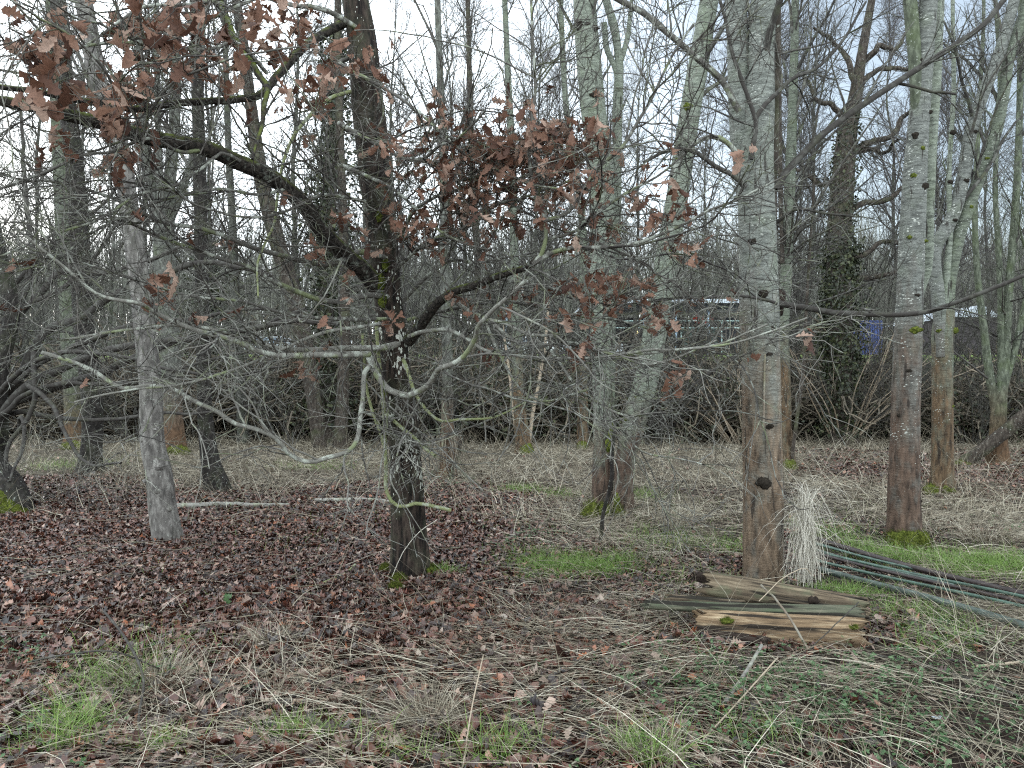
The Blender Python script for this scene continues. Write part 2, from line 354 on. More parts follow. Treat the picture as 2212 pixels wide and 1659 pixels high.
def trunk(g, rows, d=None, top=None, s=26, amp=.05, flare=.12, fh=.25, seed=0, step=.06, sink=.08, lean=0.0, rib=0.0, jit=.0):
    b = gp(rows[0][0], rows[0][1]); d = b[1] if d is None else d
    pts = [list(at(x, y, d)) + [w / 2 / F * d] for x, y, w in rows]
    if d == b[1]: pts[0][:3] = b
    for p in pts: p[1] += lean * max(0, p[2])
    if top:
        a, c = np.array(pts[-2]), np.array(pts[-1]); dr = (c - a)[:3] / np.linalg.norm((c - a)[:3]); z = c[2]; k = 0
        dr = dr * .5 + np.array([0, 0, .5]); dr /= np.linalg.norm(dr)
        while z < top:
            k += 1; q = pts[-1]; L = 1.2; f = max(.16, 1 - (z - c[2]) / (top - c[2] + .01))
            pts.append([q[0] + dr[0] * L + rng.normal() * .05, q[1] + dr[1] * L + rng.normal() * .05, q[2] + dr[2] * L, c[3] * (.25 + .75 * f)]); z = pts[-1][2]
    p0 = pts[0]; pts.insert(0, [p0[0], p0[1], p0[2] - sink, p0[3]])
    pts = np.array(pts); L = np.linalg.norm(np.diff(pts[:, :3], axis=0), axis=1).sum(); n = int(L / step)
    Q = smoothpath(pts, n); P, R = Q[:, :3], Q[:, 3].copy()
    if jit: P[:, :2] += jit * np.stack([fbm(np.stack([P[:, 2] * .9, P[:, 2] * 0 + seed, P[:, 2] * 0 + k * 5], -1), 2) for k in range(2)], -1) * sstep(.0, 1.5, P[:, 2])[:, None]
    g.tubes(P, R, s)
    v = g.v[-1].reshape(n, s, 3).astype(float); rad = v - P[:, None]; th = np.arange(s) * 2 * math.pi / s
    h = np.maximum(P[:, 2] - b[2], 0)[:, None]
    q = np.stack([v[..., 0] * 5 + seed * 7, v[..., 1] * 5, v[..., 2] * 1.6], -1)
    q2 = np.stack([v[..., 0] * 22 + seed * 7, v[..., 1] * 22, v[..., 2] * 4], -1)
    sc = 1 + amp * fbm(q, 3) + amp * .45 * fbm(q2, 2) + flare * np.exp(-h / fh) * (.6 + .8 * np.cos(5 * th[None] + seed + fbm(q * .3, 1) * 3)) + rib * np.cos(3 * th[None] + seed + v[..., 2] * .5)
    g.v[-1] = (P[:, None] + rad * sc[..., None]).reshape(-1, 3).astype(np.float32)
    return P, R
def above(P, R, z):
    i = P[:, 2] > z
    return (P[i], R[i]) if i.sum() > 3 else (P[-4:], R[-4:])
def crown(g, P, R, z0, k=(14, 8, 6), l=(2.6, 1.1, .45), ang=(25, 60), up=.45, rr=.45, sides=(5, 3, 3), wig=.1, bias=None, rmin=.002):
    A, AR = above(P, R, z0)
    B, BR = spawn(A, AR, k[0], 0, .97, l[0], .45, ang, up, 9, wig, rr, .006, .5, bias, .05)
    g.tubes(B, BR, sides[0])
    C, CR = spawn(B, BR, k[1], .12, 1, l[1], .5, (25, 60), up * .5, 6, wig * 1.2, .6, rmin * 1.5, .5, None, .02); g.tubes(C, CR, sides[1])
    if len(k) > 2 and k[2]:
        D, DR = spawn(C, CR, k[2], .1, 1, l[2], .5, (25, 65), up * .3, 5, wig * 1.6, .6, rmin, .5, None, .008); g.tubes(D, DR, sides[2])
    return B, BR

class Tree:
    def __init__(s, name, label, cat, base, group=None):
        s.o = thing(name, label, cat, base, group); s.b = base
    def part(s, name, g, mat, parent=None, smooth=True, label=None):
        o = g.build(name, mat, s.o, s.b, smooth)
        if o is not None and parent is not None:
            o.parent = parent; o.location = (0, 0, 0)
        if o is not None and label: o['label'] = label
        return o
def scars(t, P, R, zs, mat, side=-.3, rs=.05, tr=None):
    """cut branch collars facing the viewer at the given heights"""
    for z, sx, f in zs:
        f = f * .62; i = int(np.argmin(abs(P[:, 2] - z))); a = sx
        c = P[i] + R[i] * np.array([math.sin(a), -math.cos(a), 0]) * .97; g = Geo()
        blob(g, c, (rs * f * 1.25, rs * f * .5, rs * f * (.6 + .5 * rng.uniform())), .7, z * 3 + sx)
        t.part('branch_collar', g, mat, tr)
# ------------------------------------------------------------------ ground
xs = np.concatenate([-np.geomspace(14, 260, 42)[::-1], np.linspace(-13.8, 13.8, 230), np.geomspace(14, 260, 42)])
ys = np.concatenate([np.linspace(-12, .9, 26), np.linspace(1, 17, 200), np.linspace(17.2, 48, 120), np.geomspace(48.6, 420, 50)])
X, Y = np.meshgrid(xs, ys, indexing='ij'); Z = gz(X, Y)
near = (Y > 1) & (Y < 16) & (abs(X) < 13.5)
Z = Z + np.where(near, .012 * vnoise(np.stack([X * 9, Y * 9, X * 0], -1)), 0)
g = Geo(); ny = len(ys); i = np.arange(len(xs) - 1)[:, None] * ny; j = np.arange(ny - 1)[None]
g.add(np.stack([X, Y, Z], -1), np.stack([i + j, i + ny + j, i + ny + j + 1, i + j + 1], -1).reshape(-1, 4))
gr = g.build('ground', M['ground']); gr['kind'] = 'structure'
def onground(n, x0, x1, y0, y1, yp=1.0):
    """random ground points inside the viewed wedge, denser towards the viewer"""
    y = y0 + (y1 - y0) * rng.uniform(0, 1, n) ** yp; x = rng.uniform(x0, x1, n) * (y * .70 + .6)
    return x, y
def P3(x, y, dz=0): return np.stack([x, y, gz(x, y) + dz], -1)
def litterw(x, y):
    n = fbm(np.stack([x * .55, y * .55, x * 0 + 3], -1), 3); n2 = fbm(np.stack([x * 1.7, y * 1.7, x * 0 + 9], -1), 2)
    a = sstep(.7, -.8, x - .06 * (y - 6) + n * .9) * sstep(13.5, 10.8, y + n * 1.8) * sstep(3.7, 4.9, y + n * .5 + n2 * .4)
    b = sstep(1.6, -.2, x + n * 1.2) * sstep(6.3, 5.2, y + n) * .5
    c = .5 * sstep(-.3, .5, n + n2 * .5) * sstep(9.5, 7.5, y)
    e = .6 * sstep(5.2, 6.5, x - n) * sstep(10, 12.5, y) * sstep(20, 17, y)
    return np.clip(np.maximum.reduce([a, b, c, e]), 0, 1)
# leaf litter: wet oak and maple leaves
def litter(n, y0, y1, yp, s0, s1, st):
    x, y = onground(n, -1, 1, y0, y1, yp); keep = rng.uniform(0, 1, n) < litterw(x, y) + .03; x, y = x[keep], y[keep]; m = len(x)
    p = P3(x, y, rng.uniform(.002, .03, m)); a = rng.uniform(0, 6.283, m)
    d = np.stack([np.cos(a), np.sin(a), rng.normal(size=m) * .2], -1); nr = np.stack([rng.normal(size=m) * .36, rng.normal(size=m) * .36, np.ones(m)], -1)
    leaves(gl, p, d, nr, rng.uniform(s0, s1, m), .8, .35, st, 1.2)
gl = Geo()
litter(46000, 2.6, 6.0, .8, .025, .095, 10); litter(150000, 4.5, 9.5, .9, .022, .068, 6); litter(150000, 8, 15.0, 1, .03, .07, 3); litter(26000, 12, 20, 1, .06, .11, 3)
o = gl.build('leaf_litter', M['litter']); tag(o, 'carpet of wet reddish brown fallen oak leaves under the trees', 'leaf litter', kind='stuff')

# dead grass and straw
gs = Geo()
def heap(x, y):
    a = np.exp(-((x - 1.75) / .75) ** 2 - ((y - 4.75) / .55) ** 2); b = sstep(2.0, 2.5, x) * np.exp(-((y - (7.2 - .36 * x)) / .6) ** 2)
    return np.clip(np.maximum(a * 1.2, b), 0, 1)
def straw(n, y0, y1, yp, l0, l1, w, stand=.25, f=None):
    x, y = onground(n, -1, 1, y0, y1, yp)
    n1 = fbm(np.stack([x * .8, y * .8, x * 0 + 21], -1), 3)
    k = np.clip(1.0 - litterw(x, y) * 1.08, .05, 1) * sstep(-.55, .25, n1) if f is None else f(x, y)
    k = k * (1 - .93 * heap(x, y)); keep = rng.uniform(0, 1, n) < k; x, y = x[keep], y[keep]; m = len(x)
    a = .8 * fbm(np.stack([x * .7, y * .7, x * 0 + 40], -1), 2) * 3.14 + rng.normal(size=m) * .5 + 3.1416 * (rng.uniform(0, 1, m) < .5)
    up = np.where(rng.uniform(0, 1, m) < stand, rng.uniform(.5, 2.2, m), rng.uniform(.0, .28, m))
    d = np.stack([np.cos(a), np.sin(a) * .8, up], -1)
    blades(gs, P3(x, y, rng.uniform(0, .05, m)), d, rng.uniform(l0, l1, m), rng.uniform(.6, 1.3, m) * w, 7 if l1 > .8 else 5, np.where(up > .4, 1.0, .4), .09 if l1 > .8 else .2)
straw(28000, 2.5, 5.6, .75, .08, .42, .0014, .10); straw(36000, 4.8, 9.5, .85, .10, .42, .0018, .12); straw(70000, 8.5, 22, 1, .12, .42, .0038, .28)
def band(x, y): return sstep(6.6, 5.2, y + .8 * fbm(np.stack([x * .5, y * .5, x * 0 + 88], -1), 2)) * sstep(-.5, .3, fbm(np.stack([x * .5, y * 1.4, x * 0 + 31], -1), 3) + .16 * x) + .05
straw(9500, 2.5, 6.6, .8, .25, .9, .0018, .03, band)                 # long flattened stems
straw(6500, 5.5, 13, .9, .3, .9, .0026, .05, lambda x, y: sstep(-.6, 1.6, x) * .7 + .02)
straw(5000, 9, 21, 1, .4, 1.0, .0032, .9, lambda x, y: .8 + 0 * x)    # standing dead stalks at the back
o = gs.build('dead_grass', M['straw']); tag(o, 'flattened straw coloured dead grass over the clearing', 'dead grass', kind='stuff')

# living grass in patches (pixel x, pixel y on the ground, radius m, count)
gg = Geo()
for px, py, rx, ry, n, h in [(1230, 1228, .45, .32, 3000, .11), (1150, 1200, .25, .25, 300, .10), (1180, 1250, .25, .12, 350, .07), (1300, 1235, .2, .2, 300, .1), (1130, 1062, .35, .4, 650, .16), (1205, 1072, .3, .3, 450, .14), (1330, 1215, .35, .3, 500, .12),
        (2080, 1225, .55, .5, 2100, .14), (2190, 1230, .4, .35, 1500, .16), (1920, 1205, .45, .35, 1200, .12), (1830, 1285, .35, .2, 900, .12), (1960, 1330, .5, .2, 700, .12), (2060, 1380, .3, .2, 220, .13), (1990, 1400, .2, .2, 130, .13),
        (960, 1240, .12, .12, 260, .11), (150, 1580, .13, .14, 230, .20), (120, 1620, .15, .1, 120, .2), (345, 1615, .13, .08, 200, .11), (700, 1590, .2, .1, 90, .14), (840, 1640, .2, .1, 90, .16), (1070, 1630, .2, .15, 220, .16),
        (620, 1590, .15, .1, 200, .12), (1450, 1170, .5, .6, 700, .14), (1640, 1600, .3, .2, 150, .12), (160, 1010, .8, .7, 500, .25), (690, 1010, .9, .6, 400, .2), (1490, 1250, .5, .4, 260, .12), (300, 1420, .4, .3, 160, .16), (230, 1480, .25, .2, 200, .2),
        (1790, 1150, .6, .5, 500, .15), (1600, 1190, .3, .5, 300, .14), (1390, 1075, .3, .5, 500, .16), (510, 1290, .2, .1, 60, .06), (1000, 1310, .25, .1, 260, .05), (1850, 1180, .3, .3, 300, .15)]:
    c = gp(px, py); q = rng.normal(size=(n, 2)) * .55; x = c[0] + q[:, 0] * rx; y = c[1] + q[:, 1] * ry
    d = np.stack([rng.normal(size=n) * .6, rng.normal(size=n) * .6, np.ones(n)], -1)
    blades(gg, P3(x, y, -.01), d, rng.uniform(.6, 1.4, n) * h, rng.uniform(.0014, .003, n), 4, .9, .12)
x, y = onground(15000, -.6, 1, 2.6, 11, .85); k = rng.uniform(0, 1, len(x)) < sstep(.0, .35, fbm(np.stack([x * .9, y * .9, x * 0 + 77], -1), 3)) * .8 * (1 - .8 * heap(x, y)); x, y = x[k], y[k]; n = len(x)
blades(gg, P3(x, y, -.01), np.stack([rng.normal(size=n) * .6, rng.normal(size=n) * .6, np.ones(n)], -1), rng.uniform(.03, .15, n), rng.uniform(.0013, .0028, n), 4, .9, .12)
o = gg.build('green_grass', M['grass']); tag(o, 'patches of fresh green grass growing between straw and leaves', 'grass', kind='stuff')

# low weeds: nettle and bramble seedlings
gw = Geo()
def weeds(n, fx, s0, s1):
    x, y, h = fx; m = len(x); k = 9
    pos = np.repeat(P3(x, y), k, 0); a = rng.uniform(0, 6.283, m * k); r = rng.uniform(0, 1, m * k)
    pos += np.stack([np.cos(a) * .025 * (.2 + r), np.sin(a) * .025 * (.2 + r), rng.uniform(.02, 1, m * k) * np.repeat(h, k)], -1)
    d = np.stack([np.cos(a), np.sin(a), rng.normal(size=m * k) * .3 + .1], -1); nr = np.stack([rng.normal(size=m * k) * .3, rng.normal(size=m * k) * .3, np.ones(m * k)], -1)
    leaves(gw, pos, d, nr, rng.uniform(s0, s1, m * k), .4, .3, 6, 1.5)
q = []
for px, py, r, n in [(1560, 1500, .45, 75), (1760, 1560, .35, 45), (1430, 1470, .4, 45), (1930, 1530, .4, 50), (2080, 1500, .4, 45), (1880, 1450, .3, 25), (2120, 1400, .4, 25), (1640, 1590, .3, 25), (2020, 1620, .3, 30), (330, 1450, .35, 22), (60, 1430, .4, 20),
        (950, 1035, .35, 22), (975, 1050, .2, 10), (1110, 1175, .3, 22), (1700, 1480, .5, 45), (40, 1600, .3, 18), (2190, 1600, .25, 25), (1150, 1160, .3, 18), (1300, 1640, .3, 10), (1480, 1640, .25, 14), (2150, 1140, .5, 22), (1990, 1370, .3, 14)]:
    c = gp(px, py); w = rng.normal(size=(n, 2)) * r * .6; q.append(np.column_stack([c[0] + w[:, 0], c[1] + w[:, 1], rng.uniform(.03, .11, n)]))
q = np.concatenate(q); q = q[rng.uniform(0, 1, len(q)) < .8]; q = np.concatenate([q, q[::3] + rng.normal(size=q[::3].shape) * [.3, .3, .01]]); weeds(0, (q[:, 0], q[:, 1], q[:, 2]), .012, .032)
o = gw.build('ground_weeds', M['weed']); tag(o, 'small dark green nettle and bramble leaves sprouting through the straw', 'weeds', kind='stuff')

# twig litter
gt = Geo()
n = 1500; x, y = onground(n, -1, 1, 2.7, 15, .9); a = rng.normal(size=n) * .7 + np.where(rng.uniform(0, 1, n) < .5, 0, 3.14)
L = rng.uniform(.08, .55, n) * (.5 + y * .06); st = (L / 5)[:, None]; D = np.stack([np.cos(a), np.sin(a), np.zeros(n)], -1); pts = [np.stack([x, y, x * 0], -1)]
for k in range(5): pts.append(pts[-1] + D * st); D = nz(D + rng.normal(size=D.shape) * [.2, .2, 0])
Pt = np.stack(pts, 1); Pt[..., 2] = gz(Pt[..., 0], Pt[..., 1]) + .012 + rng.uniform(0, .035, (n, 1)) + np.linspace(0, 1, 6)[None] * rng.uniform(0, .05, (n, 1))
gt.tubes(Pt, rng.uniform(.0018, .0055, n)[:, None] * np.linspace(1, .5, 6)[None], 4)
o = gt.build('twig_litter', M['stick']); tag(o, 'scatter of small broken brown twigs lying on the ground', 'twigs', kind='stuff')
# ------------------------------------------------------------------ the oak in the middle, with its dead leaves
OB = gp(885, 1240); OD = OB[1]
oak = Tree('oak_tree', 'dark oak with white lichen streaks, curved boughs and clinging dead brown leaves', 'tree', OB)
g = Geo(); OP, OR = trunk(g, [(886, 1240, 84), (882, 1120, 74), (876, 1000, 68), (868, 900, 66), (858, 820, 64), (850, 740, 62), (838, 640, 60), (826, 520, 66), (815, 420, 68), (802, 300, 70), (790, 180, 66), (782, 90, 62), (768, 0, 58), (755, -120, 52)], top=7.5, s=56, amp=.055, flare=.10, seed=3, step=.03)
otr = oak.part('trunk', g, M['oak'])
g = Geo()
for x, y, r in [(862, 1245, .06), (915, 1225, .09), (935, 1222, .05), (835, 1220, .05), (855, 1262, .05)]:
    c = gp(x, y + 14); blob(g, c + [0, -.02, .02], (r, r, r * .8), .4, x); fuzz(g, c + [0, -.02, .02], (r, r, r * .8), 420, .028)
oak.part('base_moss', g, M['moss'], otr)
g = Geo()
for x, y, r in [(822, 610, .05), (826, 650, .045), (832, 575, .035), (818, 470, .03), (790, 830, .02), (832, 845, .03)]:
    c = at(x, y, OD - .14); blob(g, c, (r * .7, r * .6, r * 1.3), .5, y); fuzz(g, c, (r * .7, r * .6, r * 1.3), 160, .02)
oak.part('stem_moss', g, M['moss'], otr)
limbs = []       # (P, R, leafiness)
def limb(rows, mat='obranch', name='branch', k=8, jit=.012, keep=True, label=None, ln=.5):
    P, R = ppath(rows, None, jit); g = Geo(); g.tubes(P, R, 10 if R.max() > .02 else 7)
    if R.max() > .02:
        n = len(P); v = g.v[-1].reshape(n, 10, 3); rad = v - P[:, None]; g.v[-1] = (P[:, None] + rad * (1 + .12 * fbm(v * 14, 3))[..., None]).reshape(-1, 3).astype(np.float32)
    oak.part(name, g, M[mat], label=label)
    limbs.append((P, R, k, ln)); return P, R
def L(dep, w, *pts, **kw):
    """branch whose depth and width run evenly between the two given ends"""
    n = len(pts); rows = [(x, y, dep[0] + (dep[1] - dep[0]) * i / (n - 1), w[0] + (w[1] - w[0]) * i / (n - 1)) for i, (x, y) in enumerate(pts)]
    return limb(rows, **kw)
limb([(842, 650, 6.5, 46), (802, 602, 6.35, 40), (740, 548, 6.1, 37), (690, 490, 5.9, 36), (640, 425, 5.7, 36), (575, 375, 5.5, 34), (480, 335, 5.3, 34), (400, 310, 5.15, 33), (300, 292, 5, 32), (220, 270, 4.85, 30), (140, 248, 4.7, 27), (60, 230, 4.6, 24), (-40, 215, 4.45, 22), (-160, 190, 4.3, 20)],
     'bough', 'bough', 26, .02, label='thick dark mossy bough arching to the left')
L((6.5, 4.6), (20, 11), (780, 30), (700, 72), (655, 100), (600, 165), (560, 206), (500, 215), (400, 222), (300, 237), (240, 230), (110, 203), (0, 187), (-90, 165), mat='bough', k=16)
L((6.5, 4.6), (30, 6), (745, -400), (600, -250), (455, -60), (470, 0), (495, 60), (514, 100), (544, 140), (578, 188), (572, 235), (560, 300), (548, 345), mat='bough', k=14)
L((6.4, 5.2), (26, 12), (880, 738), (905, 705), (922, 684), (945, 655), (966, 640), (990, 628), (1026, 617), (1060, 603), (1093, 590), (1130, 580), (1161, 560), mat='bough', k=8, label='dark limb rising to the right')
L((5.2, 5.0), (11, 5), (1155, 567), (1171, 551), (1178, 470), (1154, 403), (1141, 312), (1157, 202), (1152, 90), (1148, -20), k=26)
L((5.1, 4.8), (10, 5), (1176, 478), (1222, 462), (1258, 420), (1290, 365), (1340, 325), (1380, 262), (1425, 175), (1455, 120), (1500, 50), k=24)
L((5.2, 4.6), (11, 4), (1150, 570), (1204, 540), (1305, 534), (1389, 521), (1473, 487), (1530, 455), (1610, 425), (1690, 385), k=22)
L((5.2, 4.9), (8, 4), (1170, 520), (1240, 500), (1300, 452), (1360, 410), (1420, 380), (1480, 330), k=20)
L((6.4, 4.5), (16, 8), (862, 742), (830, 752), (797, 760), (806, 790), (818, 815), (838, 840), (860, 850), (885, 853), (910, 843), (930, 828), (942, 805), (952, 795), (985, 783), (1010, 760), (1028, 725), (1031, 705), (1048, 688), (1070, 665), (1100, 640), (1135, 605), mat='lit_branch', k=14, jit=.006, label='lichened branch coloured pale as if lit, drooping in a loop across the trunk')
L((6.0, 4.2), (15, 6), (800, 764), (743, 765), (640, 767), (571, 764), (504, 734), (420, 711), (336, 677), (302, 654), (218, 640), (134, 576), (40, 500), k=22, mat='lit_branch')
L((6.2, 4.8), (13, 5), (840, 752), (743, 752), (660, 757), (596, 753), (545, 735), (480, 715), (380, 705), (250, 715), (120, 740), k=20, mat='lit_branch')
L((6.4, 5.0), (14, 5), (845, 640), (790, 640), (740, 653), (670, 640), (600, 612), (530, 575), (450, 548), (360, 520), (250, 470), (130, 440), k=24)
L((6.4, 4.6), (14, 5), (838, 560), (780, 545), (720, 570), (640, 560), (560, 540), (460, 500), (350, 480), (220, 420), (90, 390), (0, 406), k=24)
L((5.9, 5.2), (11, 9), (800, 790), (790, 800), (784, 872), (775, 930), (765, 960), (743, 980), (706, 990), (669, 1000), (622, 980), (598, 949), (554, 926), (504, 914), (470, 892), (420, 869), (370, 839), (319, 832), (270, 838), (200, 800), (90, 760), mat='lit_branch', k=20, label='low lichened branch sagging almost to the leaf litter')
L((6.35, 6.3), (8, 8), (812, 690), (818, 760), (826, 850), (830, 930), (834, 1010), (834, 1060), (846, 1085), (868, 1096), (895, 1088), (930, 1092), (975, 1102), mat='yel', name='hanging_stem', k=2, jit=.008, label='thin yellow green lichened stem hanging beside the trunk')
L((6.2, 6.2), (6, 7), (784, 720), (788, 800), (797, 860), (812, 910), (828, 960), mat='yel', name='hanging_stem', k=3, jit=.008)
L((6.3, 5.5), (9, 4), (872, 780), (878, 795), (895, 845), (922, 886), (952, 909), (986, 906), (1053, 906), (1083, 896), (1150, 860), mat='yel', k=10)
L((6.3, 5.8), (8, 7), (835, 895), (885, 936), (915, 966), (942, 985), mat='yel', k=5)
L((6.3, 6.2), (7, 5), (790, 890), (830, 903), (850, 898), (858, 880), (858, 855), k=3, mat='lit_branch')
L((6.3, 4.6), (10, 4), (885, 725), (912, 718), (969, 714), (1003, 728), (1036, 751), (1080, 765), (1200, 775), (1330, 768), (1460, 755), (1560, 742), (1660, 700), k=26, mat='lit_branch')
L((6.1, 4.4), (10, 4), (970, 645), (1026, 677), (1063, 697), (1090, 721), (1137, 745), (1238, 741), (1288, 755), (1332, 765), (1406, 757), (1477, 756), (1560, 745), (1640, 725), (1740, 690), k=28, mat='lit_branch')
L((5.6, 4.8), (8, 4), (1060, 690), (1097, 701), (1137, 721), (1238, 728), (1272, 751), (1340, 770), (1400, 790), (1470, 770), (1550, 735), k=22, mat='lit_branch')
L((5.8, 5.0), (7, 4), (1050, 700), (1090, 785), (1110, 822), (1137, 852), (1174, 865), (1231, 855), (1272, 839), (1340, 800), (1420, 790), k=14, mat='lit_branch')
L((5.6, 5.0), (7, 5), (1140, 720), (1198, 768), (1231, 812), (1258, 849), (1288, 869), (1322, 889), (1370, 900), k=14, mat='lit_branch')
L((5.2, 5.6), (6, 3), (1251, 862), (1272, 889), (1305, 916), (1335, 924), (1356, 919), (1379, 899), (1420, 890), k=8, mat='lit_branch')
L((5.4, 5.8), (5, 3), (1350, 930), (1372, 963), (1406, 980), (1477, 993), (1540, 1010), k=8, mat='lit_branch')
L((6.6, 4.8), (9, 4), (780, 120), (734, 134), (825, 185), (895, 235), (976, 309), (1020, 346), (1087, 370), (1154, 400), (1220, 410), k=30)
L((6.5, 4.7), (11, 4), (810, 320), (734, 269), (784, 296), (828, 319), (868, 339), (909, 346), (942, 319), (973, 307), (1010, 280), (1050, 240), k=22)
L((5.8, 5.2), (7, 3), (909, 346), (969, 349), (1030, 345), (1077, 339), (1140, 330), (1210, 300), k=22)
L((6.5, 5.2), (10, 4), (800, 370), (734, 356), (784, 376), (842, 403), (902, 454), (936, 487), (990, 520), (1060, 540), k=22)
L((6.5, 4.9), (10, 4), (840, 600), (880, 560), (930, 520), (1000, 490), (1080, 440), (1150, 420), (1250, 380), k=34)
L((6.5, 5.2), (10, 4), (836, 560), (870, 500), (900, 450), (960, 420), (1020, 400), (1090, 340), (1150, 290), (1240, 250), k=34)
L((6.5, 5.6), (9, 4), (860, 660), (920, 600), (980, 560), (1080, 600), (1180, 620), (1280, 640), (1400, 620), (1500, 590), k=36)
L((6.4, 5.8), (8, 4), (880, 690), (960, 670), (1060, 650), (1150, 660), (1240, 680), (1330, 690), (1430, 720), k=36)
L((6.2, 4.2), (10, 4), (770, -20), (640, -30), (500, 20), (380, 60), (279, 84), (218, 50), (168, 40), (101, 0), k=18)
L((5.4, 4.2), (9, 5), (578, 160), (511, 91), (464, 104), (353, 104), (302, 97), (230, 95), (168, 104), (94, 158), (0, 151), (-60, 140), k=22)
L((5.2, 4.2), (9, 4), (440, 322), (390, 330), (330, 300), (235, 333), (185, 333), (101, 370), (0, 406), (-60, 430), k=16)
L((5.3, 4.6), (8, 4), (520, 350), (480, 330), (440, 360), (380, 400), (300, 420), (200, 480), (80, 520), (-20, 560), k=18)
L((5.6, 4.6), (8, 4), (620, 410), (560, 420), (470, 410), (400, 420), (300, 450), (200, 500), (120, 560), (20, 590), k=18)
L((5.0, 4.2), (7, 4), (300, 290), (330, 230), (370, 180), (440, 150), (520, 120), (640, 100), k=14)
L((4.9, 3.9), (7, 4), (250, 280), (240, 180), (190, 110), (120, 60), (60, 20), (-10, -20), k=16)
L((6.4, 4.4), (12, 4), (770, 60), (700, 20), (620, 10), (540, -10), (420, 10), (300, 20), (140, 110), (20, 60), k=20)
L((6.5, 5.4), (9, 4), (790, 190), (720, 210), (660, 260), (620, 330), (600, 400), (590, 480), (560, 560), (558, 640), mat='yel', k=10)
L((6.5, 4.8), (9, 4), (810, 440), (760, 430), (700, 420), (650, 440), (560, 470), (440, 450), (330, 380), k=18)
L((6.4, 4.6), (9, 4), (845, 690), (760, 690), (640, 680), (520, 650), (420, 640), (280, 600), (150, 560), k=22)
L((6.2, 4.5), (8, 4), (830, 700), (700, 720), (600, 760), (500, 800), (400, 830), (300, 840), (160, 870), k=20, mat='lit_branch')
# twigs off every limb, then twigs off those
g = Geo(); glo = Geo(); ghi = g; tips = []
for P, R, k, ln in limbs:
    if k < 1: continue
    g = glo if proj(P)[1].mean() > 590 else ghi; low = g is glo  # twigs of low limbs go to the mesh coloured as if lit
    S, SR = spawn(P, R, max(3, k // 4), .1, .95, 1.15, .5, (25, 65), .03, 14, .13, .62, .0048, .3, None, .008)
    A, AR = spawn(P, R, max(2, int(k * .7)), .12, 1, ln, .6, (25, 75), .02, 8, .16, .55, .0034, .35, None, .01)
    A2, AR2 = spawn(S, SR, 6, .1, 1, ln, .6, (25, 70), .02, 8, .16, .6, .0032, .35, None, .01); g.tubes(S, SR, 5); A = np.concatenate([A, A2]); AR = np.concatenate([AR, AR2])
    B, BR = spawn(A, AR, 2 if low else 3, .15, 1, .28, .6, (25, 60), .02, 6, .2, .6, .0024, .3, None, .01)
    C, CR = spawn(B, BR, 1, .2, 1, .13, .5, (25, 60), .04, 4, .2, .7, .0017, .2)
    g.tubes(A, AR, 4); g.tubes(B, BR, 3); g.tubes(C, CR, 3); tips += [A[:, [3, -1]].reshape(-1, 3), B[:, -1], C[:, -1], C[:, 1], B[:, 3]]
oak.part('crown', ghi, M['otwig']); oak.part('lower_crown', glo, M['lit_twig'], label='low lichened twigs coloured pale as if lit')
T = np.concatenate(tips); px, py = proj(T)
dens = np.full(len(T), .004)
for x, y, rx, ry, a in [(1120, 330, 210, 80, .62), (1250, 300, 80, 60, .7), (1000, 400, 130, 80, .4), (1160, 460, 170, 70, .32), (1420, 430, 60, 70, .75), (1240, 430, 60, 50, .5), (1300, 640, 130, 55, .65), (1220, 640, 70, 40, .3), (1400, 690, 60, 40, .35), (860, 490, 60, 40, .8), (850, 310, 50, 60, .35), (800, 130, 40, 80, .6), (860, 650, 60, 50, .4), (740, 520, 55, 50, .4),
        (120, 40, 120, 50, .24), (120, 150, 70, 70, .5), (260, 210, 50, 60, .55), (110, 290, 40, 30, .7), (330, 40, 120, 70, .4), (420, 130, 70, 60, .25), (600, 60, 100, 60, .45), (700, 140, 60, 70, .4), (640, 20, 140, 50, .5), (250, 350, 25, 40, .5), (350, 615, 30, 30, .6), (300, 300, 60, 50, .12), (560, 200, 90, 60, .12), (1090, 760, 30, 25, .5), (1260, 760, 25, 35, .5), (1460, 800, 25, 40, .6), (1490, 540, 20, 20, .5), (1580, 340, 20, 20, .5), (690, 780, 60, 40, .2), (950, 540, 40, 25, .3), (1090, 230, 25, 25, .5), (1040, 500, 120, 40, .2), (980, 640, 100, 40, .10)]:
    dens = np.maximum(dens, a * np.exp(-((px - x) / rx) ** 2 - ((py - y) / ry) ** 2))
sel = T[rng.uniform(0, 1, len(T)) < dens * .36]
k = rng.integers(1, 5, len(sel)); pos = np.repeat(sel, k, 0); m = len(pos)
gL = Geo(); d = nz(rng.normal(size=(m, 3)) + [0, 0, -.75]); pos = pos + rng.normal(size=pos.shape) * .012
leaves(gL, pos, d, rng.normal(size=(m, 3)) + [0, -.5, .2], rng.uniform(.05, .105, m) * np.repeat(np.interp(proj(sel)[0], [500, 900], [1.4, 1.0]), k), 1.0, .7, 10, 1.1)
print('oak leaves', m, 'tips', len(T))
oak.part('dead_leaves', gL, M['leaf'])

